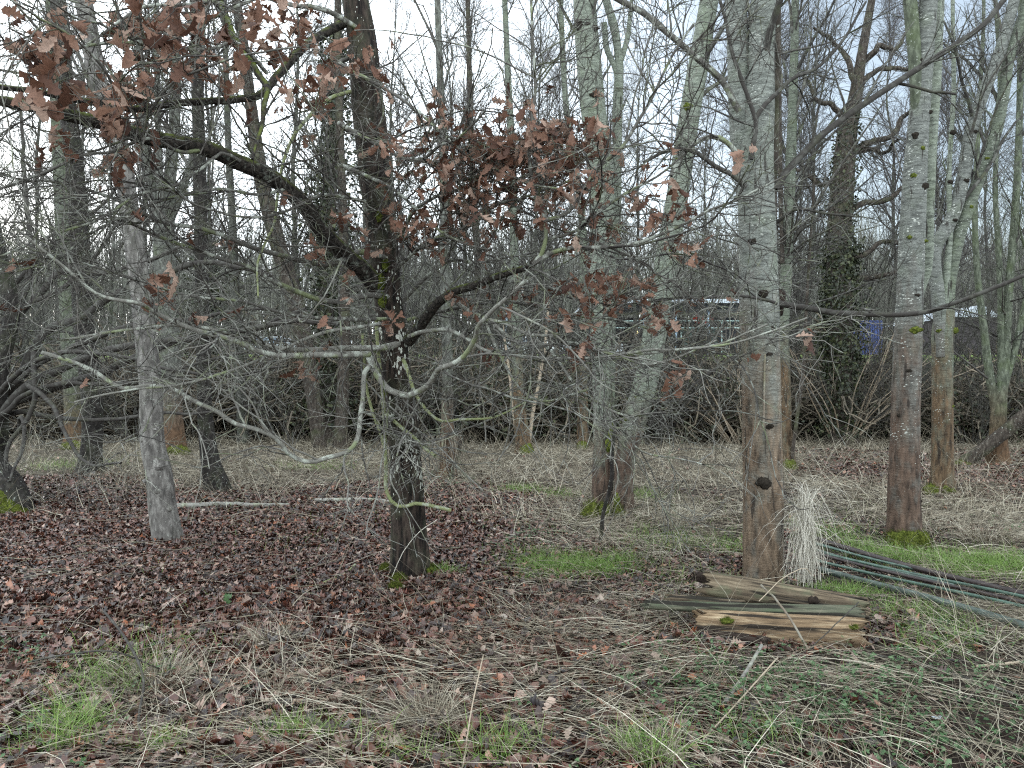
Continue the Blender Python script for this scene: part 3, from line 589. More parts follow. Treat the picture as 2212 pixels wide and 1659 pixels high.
# ------------------------------------------------------------------ trees of the clearing
def simple(name, label, rows, mat, twig=None, top=10, s=24, amp=.05, flare=.12, step=.08, z0=3.0, k=(12, 8, 5), l=(2.4, 1.0, .45), cat='tree', group=None, up=.45, ang=(25, 60), lean=0.0, moss=None, low=None, rmin=.002, seed=None, bias=None):
    b = gp(rows[0][0], rows[0][1]); t = Tree(name, label, cat, b, group); g = Geo()
    P, R = trunk(g, rows, top=top, s=s, amp=amp, flare=flare, step=step, lean=lean, seed=seed if seed is not None else rows[0][0] * .013)
    tr = t.part('trunk', g, M[mat])
    if twig:
        g = Geo(); crown(g, P, R, z0, k, l, ang, up, rmin=rmin, bias=bias)
        if low:
            A, AR = above(P, R, low[0]); j = A[:, 2] < low[1]; A, AR = A[j], AR[j]
            B, BR = spawn(A, AR, low[2], 0, 1, low[3], .5, (50, 95), .15, 7, .14, .25, .004, .2); C, CR = spawn(B, BR, 6, .1, 1, low[3] * .4, .5, (25, 60), .1, 5, .15, .6, rmin); g.tubes(B, BR, 4); g.tubes(C, CR, 3)
            D, DR = spawn(C, CR, 3, .1, 1, low[3] * .2, .5, (25, 60), .05, 4, .15, .6, rmin); g.tubes(D, DR, 3)
        t.part('crown', g, M[twig])
    if moss:
        g = Geo()
        for dx, r in moss:
            c = gp(rows[0][0] + dx, rows[0][1] + 3); blob(g, c + [0, 0, r * .3], (r, r, r * 1.1), .4, dx); fuzz(g, c + [0, 0, r * .3], (r, r, r * 1.1), 260, .035, .003)
        t.part('base_moss', g, M['moss'], tr)
    return t, P, R, tr

# big pale tree right of centre
BB = gp(1650, 1250); BD = BB[1]
big = Tree('pale_tree', 'largest pale grey trunk, streaked with brown rot, standing directly behind the log pile', 'tree', BB)
g = Geo(); P, R = trunk(g, [(1650, 1256, 88), (1648, 1180, 84), (1648, 1050, 83), (1646, 950, 82), (1645, 850, 82), (1643, 750, 80), (1641, 680, 84), (1640, 620, 80), (1637, 500, 78), (1634, 400, 76), (1636, 320, 70), (1642, 240, 62), (1646, 120, 56), (1650, 0, 52), (1655, -120, 48)], top=9, s=60, amp=.035, flare=.05, seed=5, step=.03, rib=.03)
btr = big.part('trunk', g, M['birch'])
g = Geo(); trunk(g, [(1618, 420, 40), (1608, 330, 52), (1598, 240, 46), (1594, 120, 45), (1590, 0, 44), (1584, -130, 40)], d=BD - .02, top=9, s=40, amp=.04, flare=0, seed=8, step=.04, sink=.2); big.part('stem', g, M['birch'])
g = Geo(); trunk(g, [(1668, 420, 20), (1670, 300, 24), (1672, 180, 22), (1676, 60, 20), (1680, -100, 18)], d=BD + .02, top=8, s=24, amp=.05, flare=0, seed=9, step=.05, sink=.2); big.part('stem', g, M['brown'], label='thin brown upright stem fused to the right side')
bl = []
def BL(dep, w, *pts, mat='dbranch', k=8, ln=.6, jit=.012, label=None, t=big):
    n = len(pts); P, R = ppath([(x, y, dep[0] + (dep[1] - dep[0]) * i / (n - 1), w[0] + (w[1] - w[0]) * i / (n - 1)) for i, (x, y) in enumerate(pts)], None, jit)
    g = Geo(); g.tubes(P, R, 9); t.part('branch', g, M[mat], label=label); bl.append((P, R, k, ln)); return P, R
BL((6.25, 6.4), (16, 11), (1672, 410), (1700, 368), (1731, 336), (1771, 296), (1805, 269), (1855, 232), (1939, 178), (2007, 131), (2074, 87), (2124, 54), (2168, 0), (2215, -70), k=14, label='long dark branch climbing to the right')
BL((6.4, 6.3), (7, 5), (1940, 178), (1975, 184), (2010, 196), (2040, 198), (2066, 203), k=3)
BL((6.25, 5.3), (14, 8), (1682, 655), (1720, 664), (1760, 670), (1800, 676), (1850, 680), (1900, 681), (1950, 680), (2010, 671), (2060, 655), (2130, 630), (2212, 595), (2320, 550), k=8, label='dark broken branch running level past the right hand trunks')
BL((6.1, 6.0), (10, 6), (1622, 345), (1630, 255), (1603, 181), (1580, 111), (1563, 34), (1553, -10), (1540, -90), k=12)
BL((6.1, 6.3), (11, 5), (1630, 258), (1652, 225), (1677, 202), (1711, 171), (1765, 148), (1805, 111), (1840, 60), (1872, 5), k=16)
BL((6.2, 5.9), (14, 13), (1596, 240), (1570, 195), (1546, 161), (1503, 124), (1473, 97), (1430, 60), (1389, 27), (1332, -5), (1280, -50), mat='obranch', k=12)
BL((6.2, 6.0), (12, 9), (1600, 340), (1583, 322), (1563, 302), (1536, 296), (1508, 306), (1480, 330), (1450, 380), mat='obranch', k=7)
BL((6.1, 5.9), (12, 7), (1612, 404), (1587, 380), (1543, 359), (1503, 329), (1469, 322), (1430, 330), (1390, 350), k=8)
BL((6.0, 5.5), (7, 4), (1680, 655), (1640, 645), (1580, 640), (1520, 646), (1440, 648), (1390, 655), k=6)
BL((6.1, 6.3), (4, 6), (1648, 930), (1652, 800), (1656, 700), (1660, 560), (1664, 400), mat='stick', k=3, jit=.01)
BL((5.6, 5.4), (7, 4), (1600, 760), (1560, 790), (1500, 830), (1470, 870), k=5)
BL((6.4, 6.0), (8, 4), (1680, 480), (1720, 452), (1780, 460), (1850, 470), k=5)
g = Geo()
for P_, R_, k, ln in bl:
    A, AR = spawn(P_, R_, k, .15, 1, ln, .6, (25, 70), .12, 7, .14, .55, .0026, .4); B, BR = spawn(A, AR, 5, .1, 1, .3, .6, (25, 60), .08, 5, .18, .6, .0018); C, CR = spawn(B, BR, 2, .1, 1, .14, .5, (25, 60), .05, 4, .18, .7, .0015)
    g.tubes(A, AR, 4); g.tubes(B, BR, 3); g.tubes(C, CR, 3)
B, BR = crown(g, P, R, 4.0, (10, 8, 5), (2, .9, .4)); big.part('crown', g, M['btwig'])
scars(big, P, R, [(.82, -.25, 1.5), (1.27, .1, .8), (1.85, .15, .75), (2.32, -.1, 1.1), (2.75, -.6, 1.0), (2.05, .3, .6), (.95, .5, .4)], M['scar'], tr=btr)
g = Geo()
for x, y, r in [(1612, 672, .045), (1622, 640, .05), (1618, 590, .045), (1686, 650, .05)]: g = Geo(); blob(g, at(x, y, BD - .13), (r * .7, r * .5, r * 2.2), .6, y); big.part('bark_rot', g, M['rot'], btr)

# twin stemmed pale tree in the centre right
tb = gp(1325, 1112); tw = Tree('twin_stem_tree', 'pale smooth twin trunk forking from one brown foot left of the biggest pale trunk', 'tree', tb)
g = Geo(); P, R = trunk(g, [(1302, 1106, 48), (1303, 1000, 46), (1305, 900, 46), (1304, 800, 50), (1302, 700, 55), (1302, 500, 56), (1296, 350, 57), (1281, 230, 54), (1269, 100, 52), (1262, 0, 48), (1256, -100, 46)], top=11, s=44, amp=.03, flare=.1, seed=2, step=.04)
a = tw.part('trunk', g, M['poplar']); scars(tw, P, R, [(EYE - (y - CY) / F * P[0, 1], sx, f) for y, sx, f in [(65, -.7, 1.9), (72, .6, 1.5), (215, .1, 1.7), (470, -.8, .8), (60, 0, 1.0)]], M['scar'], tr=a)
g = Geo(); crown(g, P, R, 4.6, (9, 8, 5), (2.2, 1.0, .45)); 
g2 = Geo(); P2, R2 = trunk(g2, [(1345, 1114, 46), (1350, 1000, 42), (1368, 920, 50), (1400, 800, 52), (1425, 650, 50), (1450, 500, 48), (1470, 380, 46), (1486, 270, 45), (1510, 130, 43), (1532, 0, 40), (1548, -100, 38)], d=tb[1] + .05, top=11, s=44, amp=.03, flare=.1, seed=4, step=.04)
a = tw.part('trunk', g2, M['poplar'], label='right hand trunk leaning away to the right'); scars(tw, P2, R2, [(EYE - (y - CY) / F * P2[0, 1], sx, f) for y, sx, f in [(655, -.2, 1.2), (238, -.4, 1.5), (548, .1, .8), (350, -.7, .8), (860, -.6, .9), (905, -.9, 1)]], M['moss'], tr=a)
crown(g, P2, R2, 4.6, (9, 8, 5), (2.2, 1.0, .45)); tw.part('crown', g, M['btwig'])
g = Geo()
for dx, r in [(-48, .12), (-20, .1), (10, .08)]:
    c = gp(1325 + dx, 1118); blob(g, c, (r, r, r * 1.6), .4, dx); fuzz(g, c, (r, r, r * 1.6), 400, .05, .003)
for x, y in [(1318, 945), (1314, 960), (1324, 930), (1332, 1080)]: blob(g, at(x, y, tb[1] - .14), (.035, .03, .09), .5, y)
tw.part('base_moss', g, M['moss'])
BLs = bl; bl = []
g = Geo(); P, R = trunk(g, [(1332, 560, 20), (1333, 350, 20), (1334, 230, 22), (1337, 130, 18), (1325, 60, 15), (1308, 0, 14), (1295, -60, 12)], d=tb[1] + .6, top=None, s=14, step=.08, sink=.0, flare=0); tw.part('branch', g, M['poplar'])
for rows in [[(1334, 200, 9), (1330, 150, 12), (1312, 110, 13), (1305, 50, 13)], [(1338, 140, 14), (1330, 60, 13), (1312, 0, 12), (1300, -80, 10)], [(1338, 140, 12), (1356, 80, 11), (1362, 20, 9), (1372, -60, 8)]]:
    g = Geo(); trunk(g, rows, d=tb[1] + .6, top=None, s=10, step=.08, sink=0, flare=0); tw.part('branch', g, M['poplar'])
t, P, R, tr = simple('sapling', 'thin blackish sapling rising between the twin pale trunks', [(1297, 1172, 9), (1300, 1140, 9), (1303, 1110, 8.5), (1316, 1060, 8.5), (1322, 1020, 8.5), (1321, 985, 9), (1327, 940, 7), (1329, 890, 6), (1340, 790, 5), (1360, 740, 4)], 'dark', 'otwig', None, 10, .05, .05, .05, 1.0, (7, 4, 2), (.6, .3, .15), cat='sapling')

# grey cherry on the left
t, P, R, tr = simple('cherry_tree', 'silvery grey trunk with knobbly flaking bark near its foot, leaning left in the leaf litter', [(360, 1168, 62), (350, 1090, 56), (342, 1020, 54), (330, 960, 50), (326, 850, 46), (312, 700, 44), (301, 600, 42), (287, 504, 40), (272, 400, 38), (262, 330, 38), (236, 260, 38), (215, 190, 38), (205, 140, 37), (192, 60, 36), (180, 0, 35), (165, -90, 33)], 'cherry', 'btwig', 9, 44, .05, .08, .035, 4.2, (8, 7, 4), (2, .9, .4), seed=6)
scars(t, P, R, [(.35, .8, 1.1), (.62, -.9, 1.0), (.75, .5, 1.2), (.5, .1, .9), (1.05, -.5, .7), (1.15, .6, .7)], M['cherry'], tr=tr)
# the others, left to right
simple('dark_tree', 'black barked trunk flaring at its foot, left of the silvery leaning trunk', [(193, 1022, 54), (196, 985, 44), (200, 900, 42), (190, 780, 40), (180, 700, 39), (172, 500, 38), (158, 330, 36), (140, 180, 34), (125, 0, 32)], 'dark', 'btwig', 12, 24, .04, .12, .08, 4.5, low=(2.2, 5, 10, 1.6))
simple('mossy_foot_tree', 'greenish trunk with brown foot and yellow moss half hidden behind the black trunk', [(165, 968, 46), (160, 880, 40), (150, 700, 38), (138, 450, 37), (126, 200, 34), (115, 0, 30)], 'green', 'ftwig', 15, 20, .05, .2, .1, 5, moss=[(-22, .13), (-8, .16), (10, .14), (22, .1)], rmin=.004)
simple('dark_tree', 'slender dark trunk bent at its foot, right of the silvery leaning trunk', [(468, 1062, 54), (455, 1000, 40), (445, 920, 33), (438, 700, 30), (432, 400, 27), (427, 200, 25), (422, 0, 23)], 'dark', 'btwig', 11, 24, .05, .15, .07, 4.5, low=(2.5, 5, 8, 1.3))
t, P, R, tr = simple('forked_tree', 'brown based trunk with mossy foot that splits into upright limbs behind the silvery trunk', [(378, 978, 50), (372, 900, 44), (370, 800, 42), (362, 640, 42), (354, 500, 44), (366, 400, 26), (375, 300, 24), (380, 100, 20), (380, 0, 18)], 'grey', 'ftwig', 14, 22, .05, .15, .1, 5, moss=[(-20, .13), (-6, .13), (10, .14), (22, .11)], rmin=.004)
for rows in [[(352, 500, 26), (335, 430, 24), (318, 330, 20), (305, 200, 16), (300, 0, 13)], [(360, 500, 20), (385, 430, 18), (410, 360, 15), (430, 250, 12), (440, 60, 9)], [(350, 480, 16), (345, 380, 15), (340, 200, 12), (338, 0, 10)]]:
    g = Geo(); p_, r_ = trunk(g, rows, d=P[0, 1] + rng.uniform(-.3, .3), top=14, s=12, step=.12, sink=.2, flare=0); crown(g, p_, r_, 5, (8, 6, 4), (2, .9, .45), rmin=.004); t.part('limb', g, M['grey'])
simple('slim_tree', 'slim straight grey trunk far back between the dark bent trunk and the oak', [(526, 958, 26), (520, 850, 23), (510, 700, 21), (503, 500, 17), (494, 330, 14), (488, 150, 12), (484, 0, 10)], 'far', 'ftwig', 15, 14, .04, .15, .12, 4, rmin=.004, low=(2, 6, 14, 1.8))
simple('slim_tree', 'dark leaning trunk showing below the arched oak bough', [(690, 972, 30), (668, 800, 34), (640, 660, 38), (610, 560, 36), (585, 470, 34), (566, 390, 32), (545, 250, 26), (520, 60, 22), (510, 0, 20)], 'brown', 'ftwig', 14, 16, .04, .12, .12, 5, rmin=.004)
simple('slim_tree', 'brown trunk just left of the oak trunk at the back of the leaf litter', [(735, 972, 32), (738, 900, 28), (742, 800, 26), (745, 650, 22), (742, 500, 20), (735, 300, 17), (730, 100, 14), (728, 0, 12)], 'brown', 'ftwig', 14, 16, .04, .15, .12, 4, rmin=.004, low=(1.5, 5, 14, 1.6))
t, P, R, tr = simple('scrubby_tree', 'grey trunk with a shaggy brown foot, first one right of the oak', [(965, 1034, 38), (966, 980, 32), (967, 900, 27), (966, 750, 22), (961, 600, 21), (960, 450, 19), (957, 300, 17), (950, 150, 15), (945, 0, 13)], 'grey', 'btwig', 12, 18, .07, .3, .08, 4, (12, 8, 4), low=(.8, 4, 16, 1.5))
g = Geo(); c = gp(967, 1036); n = 160; q = rng.normal(size=(n, 3)) * [.14, .14, 0]; blades(g, c + q + [0, 0, .75], np.stack([q[:, 0] * 1.6, q[:, 1] * 1.6, -np.ones(n)], -1), rng.uniform(.4, .9, n), np.full(n, .006), 5, .3, .12); t.part('shaggy_bark', g, M['stick'], tr)
g = Geo(); p_, r_ = trunk(g, [(975, 1030, 8), (990, 985, 8), (998, 930, 7), (1003, 905, 4)], d=P[0, 1] - .2, top=None, s=8, step=.06, flare=0); t.part('side_stem', g, M['brown'])
t, P, R, tr = simple('brown_tree', 'brown trunk with mossy foot and two thin pale shoots, midway between oak and twin trunk', [(1132, 978, 36), (1124, 900, 29), (1120, 850, 26), (1115, 700, 21), (1110, 500, 18), (1105, 320, 17), (1098, 180, 14), (1090, 0, 12)], 'rust', 'ftwig', 14, 18, .04, .2, .1, 4.5, low=(2.5, 6, 10, 1.5), moss=[(6, .16)], rmin=.003)
for rows in [[(1142, 975, 8), (1150, 900, 8), (1165, 820, 7), (1178, 740, 6), (1186, 640, 5)], [(1120, 975, 7), (1108, 880, 7), (1100, 800, 6), (1085, 700, 5)]]:
    g = Geo(); trunk(g, rows, d=P[0, 1], top=None, s=7, step=.1, flare=0); t.part('shoot', g, M['palecane'])
simple('slim_tree', 'thin trunk far back between the shaggy trunk and the brown one', [(1042, 948, 30), (1040, 900, 24), (1036, 800, 20), (1034, 600, 17), (1022, 400, 14), (1015, 200, 12), (1010, 0, 10)], 'brown', 'ftwig', 15, 12, .05, .2, .12, 5, rmin=.004)
simple('slim_tree', 'slim mossy footed trunk far back just left of the twin trunk', [(1258, 968, 26), (1258, 900, 23), (1260, 800, 22), (1262, 650, 19), (1255, 450, 16), (1225, 250, 13), (1215, 100, 12), (1212, 0, 11)], 'rust', 'ftwig', 15, 14, .05, .2, .12, 5, rmin=.004, moss=[(0, .14)])
t, P, R, tr = simple('coppiced_tree', 'narrow dark trunk close behind the right edge of the biggest pale trunk', [(1702, 1012, 30), (1699, 950, 25), (1696, 850, 24), (1692, 700, 25), (1700, 560, 24), (1706, 400, 23), (1712, 250, 20), (1716, 100, 17), (1718, 0, 16)], 'rust', 'btwig', 11, 20, .04, .25, .08, 3.6, (22, 9, 4), (3.2, 1.1, .45), up=.5, ang=(20, 45), low=(2.8, 4.6, 26, 2.6), moss=[(4, .14)], bias=(.25, 0, 0))
for rows in [[(1712, 985, 8), (1722, 900, 8), (1733, 820, 7), (1740, 700, 7), (1748, 560, 6), (1760, 380, 5)], [(1690, 560, 10), (1686, 420, 10), (1684, 250, 9), (1683, 60, 8)]]:
    g = Geo(); trunk(g, rows, d=P[0, 1] - .15, top=None, s=8, step=.1, flare=0); t.part('shoot', g, M['brown'])
# right hand pair
t, P, R, tr = simple('alder_tree', 'white flecked trunk with a rusty foot set in bright yellow green moss', [(1953, 1165, 72), (1953, 1120, 68), (1952, 1050, 64), (1955, 950, 60), (1959, 800, 57), (1965, 650, 54), (1971, 500, 52), (1978, 350, 46), (1990, 200, 40), (1998, 100, 38), (2005, 0, 37), (2012, -100, 35)], 'alder', 'btwig', 10, 48, .04, .03, .035, 4.4, (10, 8, 4), (2.2, 1.0, .45), seed=11)
scars(t, P, R, [(EYE - (y - CY) / F * P[0, 1], sx, f) for y, sx, f in [(800, -.3, .8), (640, .1, .8), (405, .5, 1.2), (300, -.6, 1.1), (140, -.7, 1), (250, .8, .8), (900, -.9, .7), (1080, .9, .6)]], M['scar'], tr=tr)
scars(t, P, R, [(EYE - (y - CY) / F * P[0, 1], sx, f) for y, sx, f in [(712, .0, 1.3), (715, .45, 1.0), (385, -.5, 1.1), (515, -.6, 1.0), (525, .8, .9), (330, .1, .7)]], M['moss'], tr=tr)
g = Geo(); trunk(g, [(1985, 330, 20), (1982, 230, 26), (1975, 110, 28), (1966, 0, 28), (1960, -100, 26)], d=P[0, 1] - .02, top=9, s=24, amp=.05, flare=0, step=.05, sink=.2); t.part('stem', g, M['green'])
g = Geo(); trunk(g, [(1990, 640, 10), (2004, 580, 17), (2008, 450, 19), (2014, 300, 20), (2022, 180, 20), (2030, 0, 19), (2036, -90, 18)], d=P[0, 1] + .22, top=9, s=22, amp=.04, flare=0, step=.05, sink=.3); t.part('stem', g, M['poplar'])
g = Geo()
for dx, dy, r in [(-28, -10, .07), (-8, -2, .09), (14, 0, .09), (34, -4, .08), (0, -14, .07), (24, -14, .06), (-20, 6, .06), (40, 6, .05), (8, 8, .07)]:
    c = gp(1955 + dx, 1180 + dy) + [0, -.02, .01]; blob(g, c, (r, r, r * 1.5), .4, dx); fuzz(g, c, (r, r, r * 1.5), 330, .035, .0024)
t.part('base_moss', g, M['moss'], tr)
t, P, R, tr = simple('alder_tree', 'orange brown white flecked trunk forking above mossy collars, between the alder and the fallen log', [(2036, 1064, 54), (2036, 1030, 46), (2036, 900, 42), (2036, 780, 42), (2037, 715, 44), (2050, 620, 26), (2066, 530, 26), (2098, 430, 25), (2127, 353, 25), (2151, 286, 24), (2168, 202, 23), (2181, 118, 22), (2208, 40, 21), (2230, -40, 20)], 'rust', 'btwig', 10, 36, .04, .15, .05, 3.6, (14, 8, 4), (2.2, 1.0, .45), moss=[(-26, .1), (10, .1)])
scars(t, P, R, [(EYE - (y - CY) / F * P[0, 1], sx, f) for y, sx, f in [(712, -.7, 1.7), (712, .8, 1.7), (880, .6, .8), (345, -.3, 1.0), (450, 0, .8)]], M['moss'], tr=tr)
for rows, mt in [([(2033, 735, 24), (2026, 640, 27), (2020, 540, 27), (2057, 470, 27), (2080, 386, 27), (2097, 286, 26), (2124, 202, 25), (2158, 118, 24), (2191, 0, 22), (2210, -80, 20)], 'alder'), ([(2038, 730, 16), (2044, 600, 16), (2052, 500, 12), (2050, 380, 10), (2060, 200, 9), (2058, 0, 8)], 'poplar')]:
    g = Geo(); p_, r_ = trunk(g, rows, d=P[0, 1] - .06, top=10, s=24, amp=.05, flare=0, step=.06, sink=.25); o = t.part('stem', g, M[mt]); g = Geo(); crown(g, p_, r_, 3.2, (14, 8, 4), (2, .9, .4)); t.part('crown', g, M['btwig'])
    scars(t, p_, r_, [(EYE - (y - CY) / F * P[0, 1], 0.2, 1.1) for y in (290, 395, 480)], M['scar'], tr=o)
t, P, R, tr = simple('multi_stem_tree', 'dark foot splitting into several slender grey green stems at the right edge', [(2156, 1002, 42), (2156, 940, 34), (2158, 880, 30), (2172, 760, 19), (2178, 640, 17), (2190, 500, 16), (2200, 330, 14), (2205, 100, 12), (2206, 0, 11)], 'green', 'ftwig', 12, 20, .05, .2, .09, 3, low=(1.5, 4, 14, 1.6), rmin=.003)
for rows in [[(2150, 890, 18), (2136, 800, 17), (2124, 700, 15), (2112, 600, 13), (2106, 450, 11), (2115, 250, 9), (2125, 0, 7)], [(2160, 880, 14), (2162, 760, 13), (2160, 600, 12), (2150, 400, 10), (2160, 200, 9), (2150, 0, 8)], [(2168, 850, 14), (2196, 740, 13), (2225, 600, 12), (2250, 400, 10)]]:
    g = Geo(); p_, r_ = trunk(g, rows, d=P[0, 1], top=11, s=12, step=.1, sink=.2, flare=0); crown(g, p_, r_, 3, (10, 7, 3), (1.6, .8, .4), rmin=.003); t.part('stem', g, M['green'])

# sprawling tree at the left edge and the leaning mossy trunk before it
sb = gp(-50, 1080); sp = Tree('sprawling_tree', 'sprawling tree at the left edge whose low dark boughs arch across behind the silvery trunk', 'tree', sb)
SD = sb[1]; g = Geo(); trunk(g, [(-52, 1085, 110), (-40, 1000, 90), (-28, 930, 80), (-18, 870, 60), (0, 790, 36), (18, 720, 32), (26, 670, 32), (14, 610, 32), (-6, 540, 30), (-20, 420, 26)], d=SD, top=6.5, s=24, amp=.06, step=.06); sp.part('trunk', g, M['dark'])
sl = []
for w, dd, pts in [((22, 9), (.0, -1.4), [(-10, 925), (0, 906), (50, 840), (134, 795), (235, 757), (336, 741), (437, 728), (537, 712), (638, 694), (743, 700)]),
        ((23, 8), (.2, -.6), [(-20, 930), (0, 889), (101, 842), (202, 812), (302, 768), (403, 734), (454, 724), (560, 706), (660, 668)]),
        ((13, 5), (.0, -1.2), [(-20, 900), (50, 890), (110, 900), (168, 906), (252, 906), (312, 896), (464, 889), (560, 870)]),
        ((20, 7), (.3, -.2), [(0, 880), (34, 832), (101, 716), (180, 684), (252, 634), (353, 597), (403, 573), (454, 566), (504, 575), (560, 590), (610, 625), (640, 660)]),
        ((14, 6), (.2, -.9), [(10, 850), (80, 790), (180, 740), (300, 700), (420, 690), (520, 670), (600, 668)]),
        ((12, 5), (-.2, -1.8), [(-10, 860), (60, 790), (150, 760), (260, 770), (380, 800), (500, 810), (620, 790)]),
        ((18, 8), (.1, .4), [(10, 760), (34, 690), (80, 640), (130, 590), (230, 590), (330, 560), (420, 520)]),
        ((16, 6), (.0, .8), [(20, 740), (50, 640), (70, 560), (60, 460), (50, 340), (45, 200)]),
        ((12, 5), (-.3, -1.0), [(0, 900), (60, 850), (130, 830), (230, 830), (330, 820), (440, 780), (540, 760)]),
        ((10, 5), (-.4, -1.2), [(40, 930), (45, 900), (52, 930), (48, 975), (30, 1010), (22, 1040)]),
        ((11, 5), (-.6, -1.5), [(60, 830), (110, 870), (140, 930), (170, 985), (200, 1005), (260, 1000)]),
        ((13, 6), (.0, .5), [(-10, 700), (60, 660), (140, 620), (200, 560), (260, 470), (300, 380)]),
        ((11, 5), (.2, .8), [(10, 640), (80, 560), (150, 500), (240, 420), (290, 330)]),
        ((12, 6), (-.5, -1), [(70, 760), (78, 840), (62, 900), (20, 960), (14, 1000), (40, 1040), (62, 1062)])]:
    n = len(pts); P, R = ppath([(x, y, SD + dd[0] + (dd[1] - dd[0]) * i / (n - 1), w[0] + (w[1] - w[0]) * i / (n - 1)) for i, (x, y) in enumerate(pts)], None, .02)
    g = Geo(); g.tubes(P, R, 9); sp.part('bough', g, M['dbranch']); sl.append((P, R))
g = Geo()
for P, R in sl:
    A, AR = spawn(P, R, 17, .1, 1, 1.3, .6, (20, 60), .08, 11, .13, .5, .0042, .4, None, .0); B, BR = spawn(A, AR, 5, .1, 1, .55, .6, (20, 60), .03, 7, .16, .6, .0026); C, CR = spawn(B, BR, 2, .1, 1, .22, .5, (25, 60), .05, 4, .18, .7, .002)
    g.tubes(A, AR, 4); g.tubes(B, BR, 3); g.tubes(C, CR, 3)
sp.part('crown', g, M['lit_twig'])  # lighter twig copy again, lit look put into the colour
mb = gp(38, 1108); mt_ = Tree('leaning_trunk', 'thick mossy leaning trunk foot entering at the left edge above the leaf litter', 'tree', mb); MD = mb[1]
g = Geo(); P, R = ppath([(66, 1112, MD, 30), (40, 1092, MD, 62), (0, 1058, MD + .1, 92), (-60, 1000, MD + .3, 104), (-160, 900, MD + .6, 100), (-300, 720, MD + 1, 90)], 40, 0); g.tubes(P, R, 30)
v = g.v[-1].reshape(40, 30, 3); g.v[-1] = (P[:, None] + (v - P[:, None]) * (1 + .10 * fbm(v * 5, 3))[..., None]).reshape(-1, 3).astype(np.float32); tr = mt_.part('trunk', g, M['dark'])
g = Geo()
for x, y, r in [(10, 1100, .13), (30, 1108, .1), (50, 1112, .07), (-15, 1085, .15)]:
    c = at(x, y, MD - .17); blob(g, c, (r * 1.2, r * .6, r), .35, x); fuzz(g, c, (r * 1.2, r * .6, r), 420, .02, .003)
mt_.part('moss', g, M['moss'], tr)
lb = gp(2080, 1002); fl = Tree('fallen_log', 'bare brown fallen trunk propped at a slant at the right edge, moss on its foot', 'log', lb); LD = lb[1]
g = Geo(); P, R = ppath([(2074, 1004, LD, 20), (2085, 996, LD, 26), (2130, 966, LD - .1, 27), (2175, 930, LD - .2, 28), (2212, 898, LD - .3, 28), (2300, 825, LD - .5, 30), (2420, 720, LD - .8, 30)], 60, .01); g.tubes(P, R, 18, True); v = g.v[-1].reshape(60, 18, 3); g.v[-1] = (P[:, None] + (v - P[:, None]) * (1 + .08 * fbm(v * 9, 3))[..., None]).reshape(-1, 3).astype(np.float32); tr = fl.part('trunk', g, M['brown'])
g = Geo()
for x, y in [(2074, 1000), (2088, 1004), (2062, 1004)]: blob(g, at(x, y, LD - .1), (.09, .07, .06), .5, x); fuzz(g, at(x, y, LD - .1), (.09, .07, .06), 200, .03, .003)
fl.part('moss', g, M['moss'], tr)
# ------------------------------------------------------------------ ivy clad trees and the hazel stools at the back of the clearing
def ivy(g, P, R, z0, z1, n, spread, s0, s1):
    i = (P[:, 2] > z0) & (P[:, 2] < z1); A, AR = P[i], R[i]; k = rng.integers(0, len(A), n); q = nz(rng.normal(size=(n, 3)) * [1, 1, .25])
    w = np.clip(.55 + 1.5 * fbm(np.stack([A[k, 2] * 1.1, q[:, 0] * 1.4, q[:, 1] * 1.4], -1), 3), .02, 3)
    p = A[k] + q * (AR[k] * 1.05 + spread * w * rng.uniform(0, 1, n) ** 1.3)[:, None]; p[:, 2] += rng.normal(size=n) * .1
    leaves(g, p, rng.normal(size=(n, 3)) + [0, 0, -.8], q + rng.normal(size=q.shape) * .5, rng.uniform(s0, s1, n), .5, .3, 3, 1.6)
t, P, R, tr = simple('ivy_tree', 'broad old trunk wrapped in dark ivy with crooked limbs, right of the biggest pale trunk', [(1818, 958, 64), (1816, 850, 54), (1814, 700, 56), (1812, 560, 52), (1816, 440, 50), (1823, 360, 46), (1830, 290, 40), (1846, 220, 30), (1858, 140, 22), (1872, 60, 18), (1886, -20, 15)], 'brown', None, 14, 24, .09, .15, .1)
g = Geo(); ivy(g, P, R, .3, 5.4, 6800, .42, .05, .11); ivy(g, P, R, 4.5, 9, 1500, .12, .05, .1); t.part('ivy', g, M['ivy'], tr)
g = Geo(); gt2 = Geo(); D0 = P[0, 1]
for pts in [[(1832, 330), (1880, 305), (1930, 290), (1950, 250), (1975, 235), (2020, 240)], [(1828, 340), (1870, 320), (1905, 330), (1940, 300)], [(1840, 250), (1870, 170), (1900, 150), (1960, 150), (1990, 155)], [(1820, 380), (1780, 400), (1745, 380), (1700, 350)], [(1816, 470), (1870, 440), (1920, 430), (1960, 400), (1990, 410)],
            [(1814, 560), (1870, 550), (1910, 520), (1960, 530)], [(1850, 210), (1830, 130), (1800, 90), (1760, 60)], [(1835, 290), (1800, 230), (1770, 220), (1740, 170)], [(1814, 600), (1880, 600), (1920, 590), (1990, 560)], [(1858, 140), (1900, 100), (1930, 110), (1960, 60)]]:
    n = len(pts); p_, r_ = ppath([(x, y, D0 + rng.normal() * .1 + (i - 1) * rng.uniform(-.2, .2), 15 - 9 * i / (n - 1)) for i, (x, y) in enumerate(pts)], None, .06); g.tubes(p_, r_, 8)
    B, BR = spawn(p_, r_, 16, .1, 1, 1.2, .5, (30, 80), .1, 8, .25, .5, .005, .4); C, CR = spawn(B, BR, 8, .1, 1, .5, .5, (25, 70), .0, 6, .25, .6, .004); gt2.tubes(B, BR, 4); gt2.tubes(C, CR, 3)
t.part('limb', g, M['brown']); t.part('crown', gt2, M['ftwig'])
